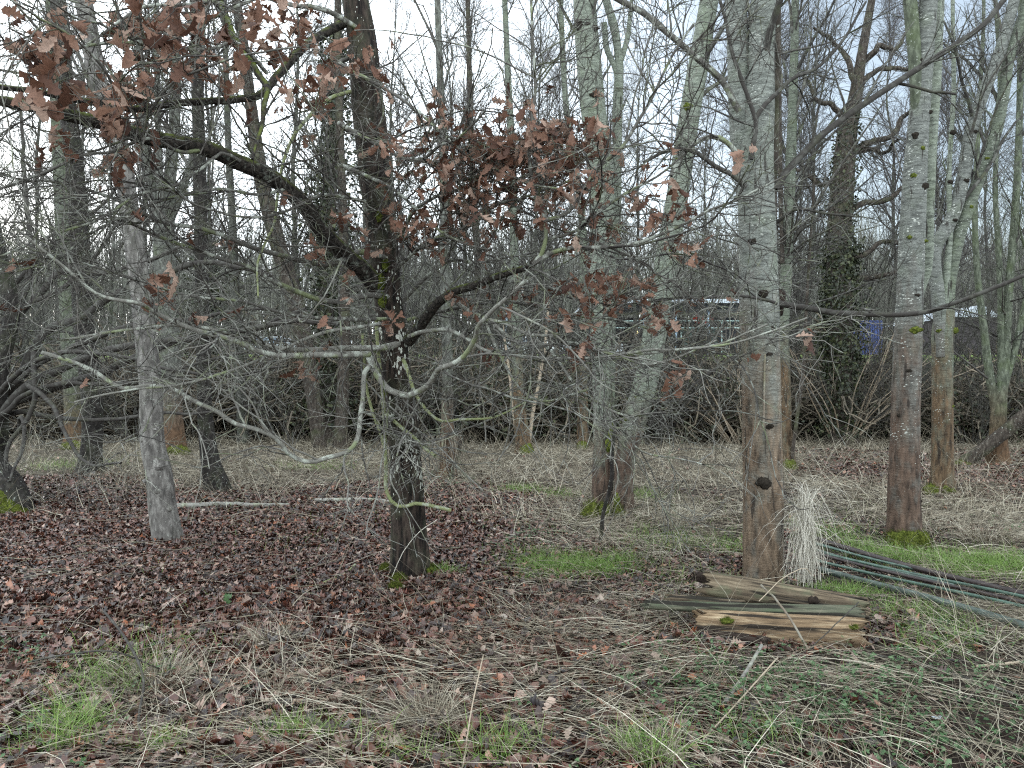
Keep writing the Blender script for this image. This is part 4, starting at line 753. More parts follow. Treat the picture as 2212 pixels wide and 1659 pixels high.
t, P, R, tr = simple('ivy_tree', 'dark evergreen clad trunk behind the oak, seen under its arched bough', [(712, 958, 40), (708, 800, 36), (704, 600, 34), (712, 420, 32), (722, 250, 24), (728, 100, 18), (730, 0, 15)], 'brown', 'ftwig', 14, 16, .08, .15, .12, 5, rmin=.004)
g = Geo(); ivy(g, P, R, .5, 11, 5200, .75, .07, .13); t.part('ivy', g, M['ivy'], tr)
t, P, R, tr = simple('ivy_tree', 'dim evergreen bush trunk far behind the dark bent trunk on the left', [(452, 950, 20), (450, 800, 20), (448, 650, 18), (450, 560, 12)], 'brown', None, None, 12, .08, .15, .12); g = Geo(); ivy(g, P, R, 1.5, 6.5, 2600, 1.5, .07, .14); t.part('ivy', g, M['ivy'], tr)
def stool(label, px, py, stems, spread, ln, mat, name='hazel_stool', lean=(0, 0, 0), group=None, rad=.022, up=.9):
    b = gp(px, py); t = Tree(name, label, 'coppice', b, group); g = Geo(); n = stems
    a = rng.uniform(0, 6.283, n); st = b + np.stack([np.cos(a) * .22, np.sin(a) * .22, np.zeros(n) - .05], -1); D = nz(np.stack([np.cos(a) * spread * rng.uniform(.2, 1.2, n), np.sin(a) * spread * rng.uniform(.2, 1, n), np.full(n, up)], -1) + np.array(lean))
    N = 14; L = (ln * rng.uniform(.5, 1.2, n) / (N - 1))[:, None]; pts = [st]
    for k in range(N - 1): pts.append(pts[-1] + D * L); D = nz(D + rng.normal(size=D.shape) * .07 + np.stack([np.cos(a) * .03, np.sin(a) * .03, np.full(n, -.01)], -1))
    P = np.stack(pts, 1); R = rng.uniform(.5, 1.2, n)[:, None] * rad * np.linspace(1, .25, N)[None]
    g.tubes(P, R, 6); t.part('stems', g, M[mat]); g = Geo()
    B, BR = spawn(P, R, 12, .2, 1, ln * .28, .5, (20, 55), .15, 7, .13, .5, .0042, .4); C, CR = spawn(B, BR, 5, .1, 1, ln * .12, .5, (20, 60), .05, 5, .15, .6, .0034); g.tubes(B, BR, 3); g.tubes(C, CR, 3)
    t.part('crown', g, M['ftwig']); return t
stool('pale barked hazel stool fanning out at the thicket edge, right of the biggest trunk', 1815, 958, 26, .75, 4.2, 'palecane')
stool('hazel stool leaning left at the thicket edge, between twin trunk and biggest trunk', 1592, 956, 16, .5, 4.0, 'palecane', lean=(-.45, 0, 0))
stool('black stemmed bush just behind the right stem of the twin trunk', 1412, 960, 12, .35, 5.2, 'dark', lean=(.25, 0, 0), rad=.04)
stool('grey stemmed bush at the thicket edge between brown trunk and twin trunk', 1190, 950, 14, .6, 3.4, 'btwig')
stool('tangled thorn bush at the back of the clearing left of the oak', 620, 956, 18, .8, 3.4, 'btwig')
stool('tangled thorn bush behind the clearing between the oak and the shaggy trunk', 900, 955, 16, .8, 3.2, 'btwig')
stool('tangled thorn bush behind the silvery trunk on the left', 300, 958, 18, .8, 3.6, 'btwig')
stool('bush with tall stems at the far left edge of the thicket', 60, 950, 18, .7, 4.5, 'btwig', rad=.03)
stool('broken pale stems leaning behind the right hand trunks', 1935, 952, 9, .7, 3.4, 'palecane', lean=(.7, 0, -.35))
stool('bush of thin stems behind the slanting fallen log', 2100, 958, 20, .8, 3.4, 'btwig')

for i, (px, py, st, ht) in enumerate([(960, 948, 12, 8.5), (1080, 950, 14, 9), (1175, 946, 12, 8.5), (1250, 944, 10, 8), (820, 946, 12, 7.5), (560, 946, 12, 7.5), (240, 946, 12, 7.5), (100, 948, 14, 8), (420, 944, 10, 7), (1500, 948, 12, 7.5), (1760, 946, 16, 9), (1900, 944, 14, 8), (2010, 946, 12, 8), (2180, 948, 14, 8), (-60, 946, 14, 8), (2300, 946, 12, 8)]):
    stool('tall coppice of bare upright shoots rising out of the thicket', px, py, st, .34, ht, 'far', 'tall_coppice', group='tall coppices in the thicket', rad=.03, up=1.0)
# thicket of bramble and brushwood closing the clearing
g = Geo(); gv = Geo(); n = 3200; x = rng.uniform(-17, 19, n); y = 21.6 + 6 * rng.uniform(0, 1, n) ** 1.4; y += .5 * fbm(np.stack([x * .5, x * 0, x * 0], -1), 2)
hh = (1.0 + .8 * fbm(np.stack([x * .3, y * .3, x * 0 + 60], -1), 2)) * rng.uniform(.7, 1.3, n) * 2.6
a = rng.uniform(0, 6.283, n); D = nz(np.stack([np.cos(a) * .6, np.sin(a) * .4, np.ones(n)], -1)); pts = [P3(x, y, -.05)]
for k in range(8): pts.append(pts[-1] + D * (hh / 8)[:, None]); D = nz(D + rng.normal(size=D.shape) * .16 + np.stack([np.cos(a) * .1, np.sin(a) * .05, np.full(n, -.11)], -1))
P = np.stack(pts, 1); R = rng.uniform(.003, .010, n)[:, None] * np.linspace(1, .45, 9)[None]; g.tubes(P, R, 3)
B, BR = spawn(P, R, 8, .15, 1, .9, .6, (20, 75), .0, 6, .2, .6, .0035, .3, None, -.03); g.tubes(B, BR, 3)
C, CR = spawn(B[::2], BR[::2], 3, .1, 1, .4, .5, (20, 60), .0, 4, .2, .6, .003); g.tubes(C, CR, 3)
o = g.build('thicket', M['cane']); tag(o, 'dense dark tangle of bramble canes and brushwood behind the clearing', 'thicket', kind='stuff')
T = np.concatenate([B[:, -1], B[:, 3], P[:, 5], P[:, 3], P[:, 2]]); w = sstep(-.15, .35, fbm(np.stack([T[:, 0] * .35, T[:, 1] * .1, T[:, 2] * .3 + 9], -1), 2) + .25 * sstep(3, 8, T[:, 0]))
T = T[(rng.uniform(0, 1, len(T)) < w * .75)]; T = np.repeat(T, 2, 0) + rng.normal(size=(2 * len(T), 3)) * .10; m = len(T); print('thicket leaves', m)
leaves(gv, T, rng.normal(size=(m, 3)), rng.normal(size=(m, 3)) + [0, -.5, .7], rng.uniform(.05, .12, m), .5, .3, 3, 1.5)
o = gv.build('thicket_leaves', M['ivy']); tag(o, 'dark green bramble leaves through the brushwood behind the clearing', 'bramble leaves', kind='stuff')

# woodland beyond: individual slender trees, six forms copied about
protos = []
def proto(i):
    h = rng.uniform(13, 18); n = 60; z = np.linspace(-.2, h, n)
    P = np.stack([.30 * fbm(np.stack([z * .25, z * 0 + i * 7, z * 0], -1), 2) + z * rng.normal() * .03, .3 * fbm(np.stack([z * .25, z * 0 + i * 7 + 3, z * 0], -1), 2), z], -1); R = np.interp(z, [-.2, .6, h * .6, h], [.13, .09, .05, .012])
    g = Geo(); g.tubes(P, R, 10); g2 = Geo(); crown(g2, P, R, 2.2, (30, 10, 8), (3.6, 1.7, .8), (18, 55), .45, .6, (5, 3, 3), .13, None, .0040)
    return g, g2
for i in range(6): protos.append(proto(i))
lab = 'slender bare tree in the wood behind the clearing thicket'
made = []
def bgtree(k, x, y, s):
    z = float(gz(x, y)); o = thing('bare_tree', lab, 'tree', (x, y, z), 'slender bare trees behind the thicket'); o.rotation_euler = (0, 0, rng.uniform(0, 6.28)); o.scale = (s, s, s)
    if k < len(made):
        for c in made[k]:
            d = c.copy(); COL.objects.link(d); d.parent = o
    else:
        a = protos[k][0].build('trunk', M['far'], None, (0, 0, 0)); b = protos[k][1].build('crown', M['ftwig' if k % 2 else 'purple'], None, (0, 0, 0)); a.parent = o; b.parent = o; a.location = b.location = (0, 0, 0); made.append((a, b))
cnt = 0
for row, (y0, y1, n) in enumerate([(23.5, 28, 11), (28, 35, 14), (35, 44, 14)]):
    for j in range(n):
        y = rng.uniform(y0, y1); x = ((j + rng.uniform(.1, .9)) / n - .5) * 1.5 * y
        pxx = CX + x / y * F
        if 1430 < pxx < 1580 and y < 42 or 1860 < pxx < 1910: continue
        bgtree(cnt if cnt < 6 else int(rng.integers(0, 6)), x, y, rng.uniform(.75, 1.15)); cnt += 1
# far wooded hillside
g = Geo(); n = 4200; x = rng.uniform(-100, 100, n); y = rng.uniform(70, 125, n); h = rng.uniform(9, 15, n); N = 5
z = np.linspace(0, 1, N)[None]; P = np.stack([x[:, None] + rng.normal(size=(n, 1)) * z * .8, y[:, None] + z * 0, gz(x, y)[:, None] + h[:, None] * z], -1); R = rng.uniform(.06, .13, n)[:, None] * np.linspace(1, .2, N)[None]; g.tubes(P, R, 4)
B, BR = spawn(P, R, 12, .25, 1, 3.0, .5, (18, 45), .5, 5, .1, .5, .022, .4); g.tubes(B, BR, 3); C, CR = spawn(B, BR, 3, .2, 1, 1.4, .5, (18, 45), .4, 3, .1, .6, .02); g.tubes(C, CR, 3)
o = g.build('far_wood', twigmat('hill_wood', (.10, .105, .085), (.20, .20, .165), .0)); tag(o, 'bare wood covering the hillside beyond the buildings', 'woodland', kind='stuff')

# ------------------------------------------------------------------ buildings, cars and lamps beyond the bank
M['fascia'] = plain('pale_fascia', (.62, .68, .74), .4); M['cladding'] = plain('dark_cladding', (.022, .026, .032), .7); M['steel'] = plain('pale_blue_steel', (.36, .47, .58), .4); M['rail'] = plain('pale_green_rail', (.42, .56, .52), .5); M['red'] = plain('red_paint', (.62, .05, .035), .4)
M['slats'] = plain('brown_black_slats', (.05, .042, .045), .8); M['bluebox'] = plain('blue_paint', (.045, .075, .25), .5); M['panel'] = plain('green_board', (.06, .09, .075), .7); M['white'] = plain('white_sheet', (.42, .46, .5), .6)
def pbox(g, d, x0, x1, y0, y1, dep, dz=0):
    a = at(x0, y1, d); b = at(x1, y0, d); g.box(a[0], b[0], d + dz, d + dz + dep, a[2], b[2])
BDp = 54.0; bb = at(1390, 770, BDp); bb[2] = float(gz(bb[0], BDp))
sh = Tree('open_shed', 'dark open fronted shed with pale flat roof edge, seen beyond the leaning pale trunk', 'building', bb)
g = Geo(); pbox(g, BDp, 1262, 1662, 648, 656, 9, -.6); sh.part('roof', g, M['fascia'], smooth=False)
g = Geo(); pbox(g, BDp, 1268, 1655, 656.3, 667, .3, -.2); sh.part('fascia', g, M['cladding'], smooth=False)
g = Geo(); pbox(g, BDp, 1268, 1655, 667.3, 775, .3, 7); pbox(g, BDp, 1268, 1276, 667.3, 775, 6.9, .1); sh.part('wall', g, M['cladding'], smooth=False)
for x in (1300, 1392, 1460, 1514 + 16, 1640):
    g = Geo(); pbox(g, BDp, x - 2.0, x + 2.0, 667.2, 775, .14, -.1); sh.part('post', g, M['steel'], smooth=False)
g = Geo(); pbox(g, BDp, 1478, 1560, 705, 745, .1, 1.2); sh.part('panel', g, M['panel'], smooth=False)
rl = Tree('railing', 'pale green two bar railing in front of the open shed', 'railing', np.array([bb[0], BDp - 1.2, bb[2]]))
for y in (693, 708): g = Geo(); pbox(g, BDp - 1.2, 1275, 1650, y - .9, y + .9, .07); rl.part('rail', g, M['rail'], smooth=False)
for x in (1300, 1400, 1472, 1560, 1640): g = Geo(); pbox(g, BDp - 1.2, x - 1.0, x + 1.0, 691.5, 772, .07, .08); rl.part('post', g, M['rail'], smooth=False)
g = Geo(); c = at(1519, 692, BDp + 1.5); pts = np.array([c + [(-.8 + 1.6 * q), 0, .12 * (2 * q - 1) ** 2] for q in np.linspace(0, 1, 9)]); g.tubes(pts, np.array([.02, .2, .27, .29, .30, .29, .27, .2, .02]), 10)
bo = Tree('red_canoe', 'small red hull hung up inside the open shed', 'boat', c); bo.part('hull', g, M['red'])
for dx in (-.5, .5): g = Geo(); g.tubes(np.array([c + [dx, 0, .1], c + [dx, 0, 1.1]]), np.array([.02, .02]), 5); bo.part('hanging_strap', g, M['red'])
lb_ = 'round warm yellow lamp glowing under the shed roof, left of the leaning trunk'
for x, y in [(1376, 718), (1397, 719)]:
    c = at(x, y, BDp - .3); lp = Tree('wall_lamp', lb_, 'lamp', c, 'lit lamps under the shed'); g = Geo(); blob(g, c, (.12, .12, .12), 0, 1, 8); lp.part('bulb', g, emat('lamp_glow', (1, .80, .35), 2.0)); g = Geo(); g.tubes(np.array([c + [0, .1, .1], c + [0, .32, .3]]), np.array([.03, .03]), 6); lp.part('bracket', g, M['cladding'])
D2 = 50.0; b2 = at(2105, 770, D2); b2[2] = float(gz(b2[0], D2)); hs = Tree('slatted_barn', 'dark slatted building with a pale gable roof glimpsed beyond the right hand trunks', 'building', b2)
g = Geo(); a = at(2050, 686, D2); b = at(2155, 686, D2); pk = at(2112, 660, D2); za = a[2]; g.add([(a[0], D2 - .5, za), (b[0], D2 - .5, za), (pk[0], D2 - .5, pk[2]), (a[0], D2 + 9, za), (b[0], D2 + 9, za), (pk[0], D2 + 9, pk[2])], [[0, 1, 4, 3]]); g.f.append(np.array([[0, 2, 1], [3, 4, 5]])); g.f.append(np.array([[0, 3, 5, 2], [1, 2, 5, 4]])); hs.part('roof', g, M['white'], smooth=False)
g = Geo(); pbox(g, D2, 2056, 2150, 686.5, 775, 8.5)
for k in range(11): pbox(g, D2, 2056, 2150, 694 + k * 7, 698 + k * 7, .03, -.034)
hs.part('wall', g, M['slats'], smooth=False)
c = at(1878, 745, 47.0); c[2] = float(gz(c[0], 47)); cb = Tree('blue_container', 'blue steel box standing on the bank right of the ivy clad trunk', 'container', c); g = Geo(); pbox(g, 47.0, 1862, 1906, 692, 770, 2.4); 
for k in range(8): pbox(g, 47.0, 1864 + k * 5.2, 1866.6 + k * 5.2, 694, 768, .04, -.044)
cb.part('body', g, M['bluebox'], smooth=False)
def wheel(g, c, r): g.tubes(np.array([c + [0, -.1, 0], c + [0, .1, 0]]), np.array([r, r]), 14, True)
M['silver'] = plain('silver_paint', (.52, .56, .60), .3, .5, .05, metal=.3); M['tyre'] = plain('tyre_rubber', (.02, .02, .02), .9); M['glass'] = plain('car_glass', (.10, .14, .18), .08, .8); M['paint_white'] = plain('white_paint', (.72, .74, .76), .35)
def car(px, d, label, pm):
    c = at(px, 770, d); c[2] = float(gz(c[0], d)); t = Tree('parked_car', label, 'car', c, 'cars parked beyond the bank')
    prof = [(-2.1, .35), (-2.12, .75), (-1.95, .92), (-1.05, 1.0), (-.45, 1.42), (.9, 1.45), (1.6, 1.05), (2.08, .98), (2.12, .4)]
    g = Geo(); V = [(x, yy * (1 if z < 1.1 else .82), z) for yy in (-.85, .85) for x, z in prof]; n = len(prof); g.add(np.array(V) + c, [[i, i + 1, n + i + 1, n + i] for i in range(n - 1)] + [[n - 1, 0, n, 2 * n - 1]]); g.f.append(np.array([list(range(n))[::-1]])); g.f.append(np.array([list(range(n, 2 * n))])); body = t.part('body', g, pm, smooth=False)
    for x0, x1 in ((-.85, .1), (.18, 1.2)):
        g = Geo(); q = [(x0 + (.25 if x0 < 0 else 0), 1.36), (x1 - (0 if x0 < 0 else .3), 1.36), (x1, 1.03), (x0, 1.03)]; g.add(np.array([(x, -.86 if z < 1.1 else -.74, z) for x, z in q] + [(x, -.80 if z < 1.1 else -.68, z) for x, z in q]) + c, [[0, 1, 2, 3], [4, 7, 6, 5], [0, 4, 5, 1], [1, 5, 6, 2], [2, 6, 7, 3], [3, 7, 4, 0]]); t.part('window', g, M['glass'], smooth=False)
    for sx in (-1.3, 1.3):
        for sy in (-.8, .8): g = Geo(); wheel(g, c + [sx, sy, .32], .32); t.part('wheel', g, M['tyre'])
for px, d, l, m_ in [(585, 49, 'silver car parked beyond the bank, leftmost of the row left of the oak', 'silver'), (720, 50, 'white car parked beyond the bank just left of the oak trunk', 'paint_white'), (1130, 48.5, 'white car parked before the shed, between the oak and the twin trunk', 'paint_white'), (1270, 49, 'silver car parked before the shed, nearest the twin trunk', 'silver')]: car(px, d, l, M[m_])
for px in (1094,):
    c = at(px, 770, 46.0); c[2] = float(gz(c[0], 46)); t = Tree('lamp_post', 'pale blue steel post standing on the bank between the oak and the brown trunk', 'post', c); g = Geo(); top = at(px, 640, 46.0); g.tubes(np.array([c, top]), np.array([.07, .055]), 8); t.part('pole', g, M['steel']); g = Geo(); g.box(top[0] - .3, top[0] + .3, 45.9, 46.1, top[2] + .002, top[2] + .1); t.part('lamp_head', g, M['cladding'], smooth=False)

# ------------------------------------------------------------------ log pile
def log(name, label, A, B, ra, rb, mat, flat=0.0, n=90, k=72, splint=.07, groove=.05, seed=0, squash=1.0, roll=0.0):
    A = np.array(A); B = np.array(B); L = np.linalg.norm(B - A); ax = (B - A) / L; up = np.array([0, 0, 1.]); sd = nz(np.cross(up, ax)); uz = np.cross(ax, sd)
    u = np.linspace(0, 1, n); th = np.arange(k) * 2 * math.pi / k + roll; U, TH = np.meshgrid(u, th, indexing='ij'); r = ra + (rb - ra) * U
    q = np.stack([np.cos(TH) * 3, np.sin(TH) * 3, U * L * 1.1 + seed * 5], -1); q2 = np.stack([np.cos(TH) * 11, np.sin(TH) * 11, U * L * 1.3 + seed * 5], -1)
    r = r * (1 + groove * 1.6 * fbm(q, 2) - groove * 2.6 * np.abs(fbm(q2, 3)) + groove * .8 * np.cos(3 * TH + seed) + groove * .7 * fbm(q2 * [2.3, 2.3, 1], 2)); c, s = np.cos(TH) * r, np.sin(TH) * r * squash
    if flat: s = np.where(s > ra * flat, ra * flat + (s - ra * flat) * .18, s)
    e = fbm(np.stack([np.cos(TH) * 5, np.sin(TH) * 5, TH * 0 + seed + (U > .5) * 9], -1), 3); x = U * L + splint * 1.6 * e * ((U - .5) * 2) ** 7
    V = np.stack([x, c, s], -1); g = Geo(); o = np.arange(n - 1)[:, None] * k; j = np.arange(k)[None]; j2 = (j + 1) % k; g.add(V, np.stack([o + j, o + j2, o + k + j2, o + k + j], -1).reshape(-1, 4))
    for m, sgn in ((0, -1), (n - 1, 1)):      # ragged rotten ends
        base = V[m]; cc = base.mean(0); rings = [base]
        for f in (.7, .4, .12): rings.append(cc + (base - cc) * f + np.stack([.05 * vnoise(base * 30 + f * 9) - sgn * .05 * (1 - f), base[:, 0] * 0, base[:, 0] * 0], -1))
        W = np.concatenate(rings); qq = [[a * k + i, a * k + (i + 1) % k, (a + 1) * k + (i + 1) % k, (a + 1) * k + i] for a in range(3) for i in range(k)]; qq = np.array(qq); g.add(W, qq if sgn > 0 else qq[:, ::-1])
    t = g.build(name, M[mat], None, (0, 0, 0)); Mx = np.eye(4); Mx[:3, 0] = ax; Mx[:3, 1] = sd; Mx[:3, 2] = uz; Mx[:3, 3] = A
    import mathutils; return t, mathutils.Matrix(Mx.tolist())
def logthing(name, label, cat, *a, **k):
    m, mx = log(name, label, *a, **k); base = mx.translation; m.name = k.get('pname', 'wood'); t = Tree(name, label, cat, tuple(base)); r = mx.copy(); r.translation = (0, 0, 0); t.o.matrix_world = mx; m.parent = t.o; return t
def l(px, py, d): return at(px, py, d)
t = logthing('split_log', 'orange brown freshly split log at the front bottom of the wood pile', 'log', l(1512, 1350, 4.95), l(1858, 1378, 4.70), .098, .112, 'log_pale', seed=1, groove=.075, roll=.3)
g = Geo()
for x, y, d, r in [(1570, 1342, 4.81, .032), (1845, 1356, 4.59, .02)]:
    g = Geo(); c = at(x, y, d); blob(g, c, (r * 1.3, r * .5, r * .6), .7, x); fuzz(g, c, (r * 1.3, r * .6, r * .7), 160, .014, .0014)
    o = g.build('log_moss', M['moss'], None, tuple(t.o.matrix_world.translation)); o.parent = t.o; o.matrix_parent_inverse = t.o.matrix_world.inverted()
t = logthing('split_log', 'weathered grey brown thick log at the back of the wood pile, touching the pale trunk', 'log', l(1528, 1264, 5.42), l(1866, 1316, 5.02), .118, .088, 'log_dark', seed=2, groove=.07, squash=.82)
g = Geo(); blob(g, at(1757, 1297, 5.03), (.035, .02, .028), .5, 4); o = g.build('dark_knot', M['rot'], None, tuple(t.o.matrix_world.translation)); o.parent = t.o; o.matrix_parent_inverse = t.o.matrix_world.inverted()
logthing('fence_post', 'green tinged round post with pointed left end lying across the wood pile', 'post', l(1396, 1306, 5.08), l(1858, 1329, 4.84), .028, .058, 'post', seed=3, groove=.05, splint=.05, k=28)
logthing('wood_chunk', 'short pale weathered stub wedged behind the green tinged post', 'log', l(1442, 1293, 5.16), l(1600, 1306, 5.16), .028, .035, 'log_dark', seed=4, groove=.09, splint=.05, k=24, n=40)
logthing('wood_chunk', 'small rotten dark piece poking out beyond the back log', 'log', l(1500, 1245, 5.55), l(1545, 1250, 5.5), .03, .05, 'rot', seed=5, groove=.1, splint=.03, k=20, n=16)
logthing('wood_chunk', 'crumbling grey bark piece under the split log with a moss cushion', 'log', l(1520, 1372, 4.86), l(1660, 1396, 4.70), .05, .06, 'rot', seed=6, groove=.16, splint=.04, k=24, n=40)

# ------------------------------------------------------------------ plastic poles
def pole(name, label, A, B, w, mat, group='poles in the heap beside the pale trunk', ext=1.25, dz=.0, sag=.01):
    a = gp(*A); b = gp(*B); b = a + (b - a) * ext; n = 24; u = np.linspace(0, 1, n)[:, None]; P = a + (b - a) * u; P[:, 2] = gz(P[:, 0], P[:, 1]); z = P[:, 2]; z = np.convolve(np.pad(z, 6, mode='edge'), np.ones(13) / 13, 'valid'); P[:, 2] = z + w + .012 + dz; P[:, :2] += sag * np.stack([fbm(np.stack([u[:, 0] * 2, u[:, 0] * 0 + A[1], u[:, 0] * 0], -1), 1), u[:, 0] * 0], -1)
    t = Tree(name, label, 'pole', tuple(P[0]), group); g = Geo(); g.tubes(P, np.full(n, w), 10, True); t.part('tube', g, M[mat])
    return t, P
pole('plastic_pole', 'bright green pole nearest the log pile but one, smooth and clean', (1759, 1226), (2212, 1330), .013, 'pole', dz=.045)
pole('plastic_pole', 'bright green pole lying along the middle of the heap', (1780, 1214), (2212, 1312), .0135, 'pole', dz=.055)
pole('plastic_pole', 'thick grey green pole lowest in the heap, closest to the log pile', (1771, 1248), (2212, 1374), .025, 'polegrey', dz=.03)
pole('plastic_pole', 'thick dark brown pipe along the far side of the pole heap', (1764, 1182), (2212, 1306), .026, 'poledark', dz=.045)
pole('plastic_pole', 'thin green pole just in front of the dark brown pipe', (1748, 1188), (2120, 1282), .012, 'pole', ext=1, dz=.06)
pole('plastic_pole', 'thin grey green pole under the two bright green ones', (1740, 1196), (2060, 1284), .013, 'polegrey', ext=1, dz=.045)
pole('plastic_pole', 'dull dark pole hidden mostly beneath the middle green pole', (1742, 1204), (2160, 1310), .015, 'poledark', ext=1.1, dz=.04)
pole('plastic_pole', 'short grey green pole crossing the heap at its upper left', (1735, 1180), (1900, 1232), .010, 'polegrey', ext=1, dz=.05)

# ------------------------------------------------------------------ hay clump and tussocks
def tussock(name, label, px, py, n, h, spread, mat, w=.0016, droop=1.2, r=.06, cat='grass', bias=(0, 0, 0), wig=.1):
    b = gp(px, py); a = rng.uniform(0, 6.283, n); q = rng.uniform(0, 1, n) ** .5 * r; p = b + np.stack([np.cos(a) * q, np.sin(a) * q, np.zeros(n) - .01], -1)
    d = np.stack([np.cos(a) * spread * rng.uniform(.1, 1, n), np.sin(a) * spread * rng.uniform(.1, 1, n), np.ones(n)], -1) + np.array(bias); g = Geo(); blades(g, p, d, rng.uniform(.5, 1.15, n) * h, rng.uniform(.7, 1.3, n) * w, 6, droop, wig); o = g.build(name, M[mat], None, tuple(b)); return tag(o, label, cat)
b = gp(1732, 1274); g = Geo(); n = 170; u = rng.uniform(0, 1, n); A = b + np.stack([rng.normal(size=n) * .035 + .02, rng.normal(size=n) * .04, rng.uniform(.40, .80, n)], -1)
E = b + np.stack([rng.normal(size=n) * .075 + .01, rng.normal(size=n) * .08 - .03, rng.uniform(0, .25, n)], -1); mid = (A + E) / 2 + (E - b) * [.2, .2, 0] + [.02, 0, .1]; s = np.linspace(0, 1, 8)[None, :, None]; P = (A[:, None] * (1 - s) ** 2 + 2 * s * (1 - s) * mid[:, None] + E[:, None] * s ** 2) + np.cumsum(rng.normal(size=(n, 8, 3)) * .009, 1)
g.tubes(P, np.full((n, 8), .0019) * rng.uniform(.6, 1.3, (n, 1)), 3); n = 210; A = b + np.stack([rng.normal(size=n) * .03, rng.normal(size=n) * .03, rng.uniform(.45, .8, n)], -1); blades(g, A, rng.normal(size=(n, 3)) * [.8, .8, .5] + [.2, 0, .3], rng.uniform(.15, .75, n), np.full(n, .0013), 8, 2.4, .2)
o = g.build('dry_grass_clump', M['hay']); tag(o, 'tall bleached white clump of dry grass hanging beside the biggest pale trunk', 'grass')
tussock('grass_tussock', 'big tussock of long green and straw blades at the bottom edge of the photo', 1400, 1640, 190, .30, 1.1, 'straw', .0016, 1.5, .10)
b = gp(1400, 1640); g = Geo(); n = 200; blades(g, b + rng.normal(size=(n, 3)) * [.07, .06, 0], rng.normal(size=(n, 3)) * [.7, .6, 0] + [0, 0, 1], rng.uniform(.12, .30, n), np.full(n, .0018), 6, 1.3, .1); o = g.build('green_blades', M['grass'], None, tuple(b)); tu = bpy.data.objects['grass_tussock']; o.parent = tu; o.location = (0, 0, 0)
tussock('grass_tussock', 'loose straw tussock in the foreground, left of the bottom centre', 930, 1560, 330, .26, 1.5, 'straw', .0015, 1.0, .1)
tussock('grass_tussock', 'tangled pale tussock around dead stems in the left foreground', 340, 1480, 380, .3, 1.3, 'straw', .0016, 1.1, .14)
tussock('grass_tussock', 'flattened straw tussock lying before the oak trunk', 590, 1395, 200, .26, 1.6, 'straw', .0015, .8, .08)
tussock('grass_tussock', 'pale grass tuft leaning at the foot of the twin trunk', 1460, 1150, 260, .45, .7, 'straw', .002, 1.2, .1)
tussock('grass_tussock', 'rounded mound of bleached grass at the right edge behind the poles', 2130, 1170, 420, .4, 1.4, 'straw', .0022, 1.3, .22)

# ------------------------------------------------------------------ fallen sticks and single stems
def stick(label, pts, w0, w1, mat='stick', cat='stick', name='fallen_stick', lift=.0, twigs=0, ends=None):
    q = [gp(x, y) for x, y in pts]; n = len(q); q = np.array(q); 
    if ends is not None: q[:, 2] += np.array(ends)
    Q = smoothpath(np.column_stack([q, np.linspace(w0, w1, n)]), max(14, n * 5)); P, R = Q[:, :3], Q[:, 3]; P[:, 2] = np.maximum(P[:, 2], gz(P[:, 0], P[:, 1])) + R + lift; t = Tree(name, label, cat, tuple(q[0])); g = Geo(); g.tubes(P, R, 9, True); v = g.v[-1].reshape(len(P), 9, 3); g.v[-1] = (P[:, None] + (v - P[:, None]) * (1 + .22 * fbm(v * 28, 2))[..., None]).reshape(-1, 3).astype(np.float32); t.part('stem', g, M[mat])
    if twigs:
        g = Geo(); B, BR = spawn(P, R, twigs, .2, .95, .45, .5, (25, 60), .25, 7, .12, .5, .003); C, CR = spawn(B, BR, 3, .2, 1, .2, .5, (25, 60), .1, 4, .15); g.tubes(B, BR, 5); g.tubes(C, CR, 4); t.part('twigs', g, M[mat])
stick('thick bleached fallen branch with side twigs lying right of the silvery trunk', [(372, 1102), (430, 1098), (500, 1095), (560, 1097), (625, 1095)], .042, .026, 'palestick', twigs=7)
stick('short bleached branch lying just left of the oak foot', [(680, 1086), (740, 1085), (800, 1085), (846, 1090)], .030, .03, 'palestick')
stick('pale yellow lichened stick by the oak foot', [(696, 1266), (740, 1248), (768, 1225)], .010, .012, 'yel', lift=.01)
stick('lichened stick lying in the leaf litter below a green leaf', [(400, 1306), (470, 1304), (510, 1292), (545, 1270)], .008, .010, 'yel')
stick('long thin straw stick across the leaf litter before the oak', [(700, 1264), (800, 1262), (900, 1260), (930, 1235), (945, 1200)], .008, .005)
stick('curved brown stick on the leaves left of the oak foot', [(250, 1236), (330, 1234), (420, 1246), (500, 1232)], .008, .006)
stick('thin greyish stick behind the curved brown one in the leaf litter', [(430, 1212), (520, 1202), (610, 1185), (660, 1176)], .007, .005)
stick('forked tan twig in the left foreground grass', [(440, 1635), (500, 1600), (560, 1580), (585, 1565), (578, 1500)], .006, .007, twigs=2)
stick('dark purple bramble stem standing in the left foreground', [(225, 1425), (270, 1465), (310, 1520), (300, 1580), (350, 1660)], .007, .006, 'dbranch', ends=[.28, .22, .12, .03, .0])
stick('second dark bramble stem arching over the left foreground', [(60, 1440), (140, 1480), (250, 1500), (345, 1470)], .005, .004, 'dbranch', ends=[.02, .16, .22, .06])
stick('upright pale dry stalk standing just right of the bottom centre', [(1000, 1659), (1018, 1585), (1044, 1500)], .004, .003, 'palecane', ends=[.0, .10, .2])
stick('thick tan twig lying in the middle foreground', [(650, 1480), (690, 1460), (720, 1445)], .011, .012, 'palecane')
stick('brown broken twig resting against the oak leaves in the centre foreground', [(740, 1330), (760, 1355), (775, 1375)], .012, .012)
stick('long straight green grey rod running right from the log pile', [(1700, 1405), (1850, 1412), (1990, 1440), (2110, 1475), (2240, 1520)], .008, .007, 'otwig')
stick('yellow split cane at the right edge of the foreground', [(2110, 1455), (2160, 1450), (2230, 1442)], .008, .008, 'palecane', lift=.03)
